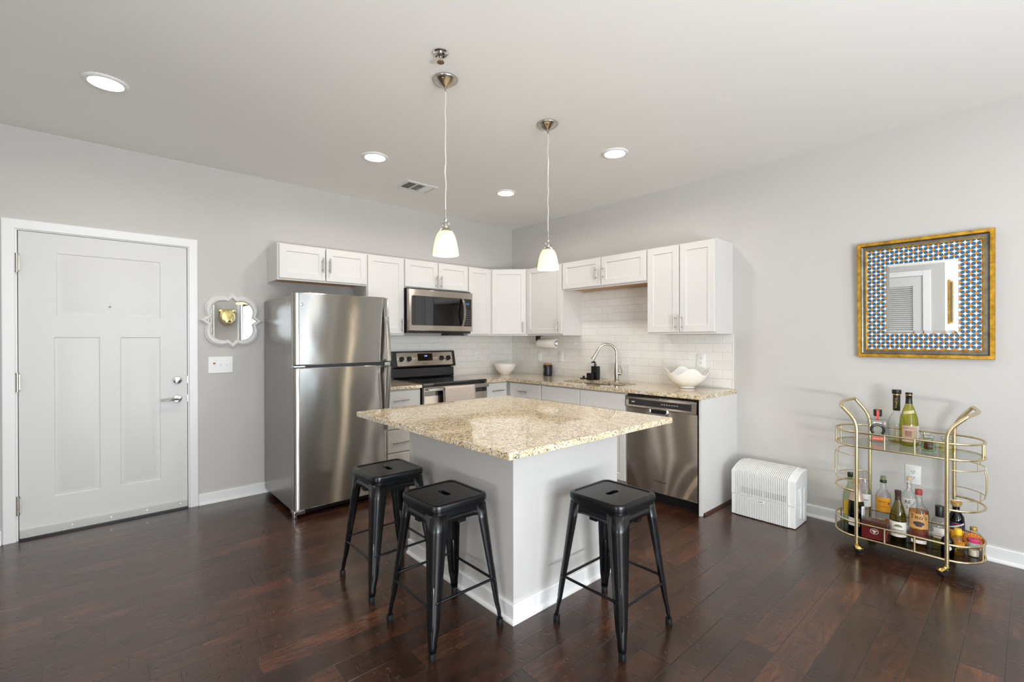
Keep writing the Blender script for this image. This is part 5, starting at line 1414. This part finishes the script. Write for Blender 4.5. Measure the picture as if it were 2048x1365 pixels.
b = new(); lathe(b, [(.0235, .3125), (.0245, .315), (.0245, .336), (.0235, .339), (0, .339)], (x, y, Z2), 28); obj('cap', b, 'black', bt)
print_marks(sl, 6, .015, x, y, .0191, .255+Z2, a-.25, 'gold_print', rot=PI/2, seed=12)
x, y = -.215, -3.958; a = facing(x, y)
bt = bottle('olive green wine bottle with tan label and black neck, tallest green one on the cart', x, y, Z2,
       [(.040, 0), (.0465, .006), (.0465, .020), (.047, .130), (.043, .175), (.030, .222), (.0185, .255), (.0155, .285), (.0150, .330)], 'glass_olive', group=G2)
b = new(); lathe(b, [(.0178, .262), (.0165, .285), (.0165, .312), (.0178, .314), (.0178, .331), (.0, .333)], (x, y, Z2), 24, cap0=False); obj('neck_foil', b, 'black', bt)
b = new(); lathe(b, [(.0181, .315), (.0181, .319)], (x, y, Z2), 24, cap0=False, cap1=False); obj('gold_ring', b, flat('gold_print', rgb(206, 166, 84), .3, .7), bt)
lb = wrap(bt, bt, x, y, .0477, .030+Z2, .130+Z2, a+.1, .85, flat('label_tan', rgb(198, 168, 146)))
print_marks(lb, 7, .012, x, y, .0479, .115+Z2, a+.05, flat('print_umber', rgb(150, 116, 96)), seed=13)
b = new(); cols = []
for i in range(9): q = a-.05-.35+.7*i/8; cols.append([(x+.0481*math.cos(q), y+.0481*math.sin(q), Z2+.062), (x+.0481*math.cos(q), y+.0481*math.sin(q), Z2+.098)])
loft(b, cols, closed=False); obj('house_drawing', b, flat('print_sienna', rgb(160, 118, 98)), lb)
wrap(bt, bt, x, y, .0477, .030+Z2, .130+Z2, a+1.35, .39, flat('label_pale', rgb(214, 208, 204)), 'back_label')
b = new(); cols = []
for i in range(9):
    q = a-.7+1.5*i/8; zz = Z2+.198+.010*i/8; rr = .0405-.003*i/8; cols.append([(x+rr*math.cos(q), y+rr*math.sin(q), zz), (x+(rr-.005)*math.cos(q), y+(rr-.005)*math.sin(q), zz+.018)])
loft(b, cols, closed=False); obj('shoulder_label', b, flat('label_wheat', rgb(204, 190, 150)), bt)
def shotjar(label, x, y, gm, lm, s=1.0):
    r = thing('mini_jar', label, 'jar', (x, y, Z2), 'small colourful jars on the upper shelf')
    b = new(); pf = [(.022, 0), (.030, .004), (.034, .016), (.034, .046), (.028, .058), (.021, .064), (.021, .074), (.024, .076)]
    lathe(b, [(q*s, h*s) for q, h in pf], (x, y, Z2), 28); obj('glass', b, gm, r, ang=50)
    if lm: b = new(); lathe(b, [(.016*s, .012*s), (.021*s, .015*s), (.021*s, .050*s), (.015*s, .055*s)], (x, y, Z2), 24); obj('contents', b, lm, r)
    b = new(); lathe(b, [(.0255*s, .077*s), (.0262*s, .079*s), (.0262*s, .091*s), (.0235*s, .095*s), (0, .095*s)], (x, y, Z2), 28); obj('lid', b, 'glass_clear', r)
shotjar('small lime green glass jar with dark brown contents', -.325, -4.062, 'glass_lime', flat('jar_brown', rgb(84, 26, 16), .4))
shotjar('small clear jar half hidden behind the lime green jar', -.215, -4.038, 'glass_clear', flat('jar_pinkish', rgb(206, 170, 160), .4))
shotjar('small yellow glass jar beside the front right post', -.300, -4.140, 'glass_yellow', None)

# ------------------------------------------------------------------ the rest of the room, seen in the two mirrors
x0, x1 = -2.38, -1.60
r = thing('animal_head', 'gold big cat head hung on the wall between the windows', 'wall ornament', (-1.985, BACK_Y, 1.78), None)
b = new(); T = Tm((-1.985, BACK_Y+.001, 1.78), (-1, 0, 0), (0, 1, 0))
lo = []
for w, hx, hy, cyv in ((0, .13, .15, .02), (.05, .15, .165, .02), (.10, .135, .14, .0), (.15, .10, .10, -.03), (.20, .066, .066, -.065), (.245, .052, .05, -.085), (.262, .03, .03, -.085)):
    lo.append([(hx*math.cos(2*PI*i/24), cyv+hy*math.sin(2*PI*i/24), w) for i in range(24)])
loft(b, lo, True, True); hd = obj('head', b, flat('pale_gold', rgb(216, 198, 138), .22, 1.0), r, T=T)
for s in (-1, 1):
    b = new(); lathe(b, [(.045, 0), (.038, .03), (.018, .055), (0, .062)], seg=16); b.transform(Matrix.Translation((s*.115, .13, .05)) @ Matrix.Rotation(-PI/2, 4, 'X') @ Matrix.Rotation(0, 4, 'Y')); obj('ear', b, 'pale_gold', hd, T=T)
    b = new(); lathe(b, [(.0, -.012), (.012, -.006), (.014, 0), (.010, .008), (0, .012)], (s*.05, .015, .155), 12); obj('eye', b, 'black', hd, T=T)
b = new(); box(b, -.018, .018, -.085, -.062, .255, .27, .006); obj('nose', b, 'black', hd, T=T)
r = thing('switch_plate', 'white switch plate on the back wall below the gold cat head', 'switch', (-2.20, BACK_Y+.0005, 1.12)); T = Tm((-2.20, BACK_Y+.0005, 1.12), (-1, 0, 0), (0, 1, 0))
b = new(); loft(b, [[(x, y, w) for x, y in rrect(hx, hy, .004, 3)] for hx, hy, w in ((.040, .062, .0), (.040, .062, .003), (.037, .059, .0055))], True, True); obj('cover_plate', b, 'white_plastic', r, T=T)
b = new(); box(b, -.016, .016, -.032, .032, .0056, .009, .002); obj('rocker', b, 'white_plastic', r, T=T)
def curtain(xa, xb, label):
    b = new(); n = 44; cols = []
    for i in range(n+1):
        q = i/n; x = xa+(xb-xa)*q; y = BACK_Y+.085+.022*math.sin(q*PI*2*5.5)
        cols.append([(x, y, z) for z in (.02, .9, 1.7, 2.56)])
    loft(b, cols, closed=False); o = obj('curtain', b, 'wool', ang=80); md = o.modifiers.new('cloth', 'SOLIDIFY'); md.thickness = .003
    tag(o, label, 'curtain', 'white curtains beside the windows')
curtain(-1.80, -1.64, 'white curtain gathered left of the narrow back window, beside the gold head')
curtain(-.93, -.75, 'white curtain gathered at the side of the narrow back window nearest the mirror wall')
curtain(-2.46, -2.215, 'white curtain gathered between the wide back window and the gold head')
for xa, xb, lab in ((-1.92, -.68, 'dark curtain rod over the narrow back window'), (-4.90, -2.18, 'dark curtain rod over the wide back window')):
    r = thing('curtain_rod', lab, 'curtain rod', ((xa+xb)/2, BACK_Y+.08, 2.57)); b = new(); cyl(b, (xa, BACK_Y+.085, 2.575), (xb, BACK_Y+.085, 2.575), .011, seg=12); obj('rod', b, 'black', r)
    b = new()
    for x in (xa+.06, xb-.06): box(b, x-.01, x+.01, BACK_Y+.0005, BACK_Y+.09, 2.585, 2.60)
    obj('bracket', b, 'black', r)
# framed picture on the bright return wall
r = thing('framed_picture', 'dark picture in a thin gold frame on the living room return wall', 'picture', (-6.15, JOGY-.001, 1.45)); T = Tm((-6.15, JOGY-.001, 1.62), (-1, 0, 0), (0, -1, 0))
T = Tm((-6.15, JOGY-.001, 1.62), (1, 0, 0), (0, -1, 0))
b = new(); q = lambda e, w: [(-.25+e, -.34+e, w), (.25-e, -.34+e, w), (.25-e, .34-e, w), (-.25+e, .34-e, w)]
loft(b, [q(0, 0), q(0, .025), q(.012, .025), q(.022, .012)]); obj('frame', b, 'goldframe', r, T=T, smooth=False)
b = new(); loft(b, [q(.021, .002), q(.021, .012)], True, True); obj('print', b, flat('picture_dark', (.02, .022, .02), .85), r, T=T, smooth=False)

bpy.context.view_layer.update()
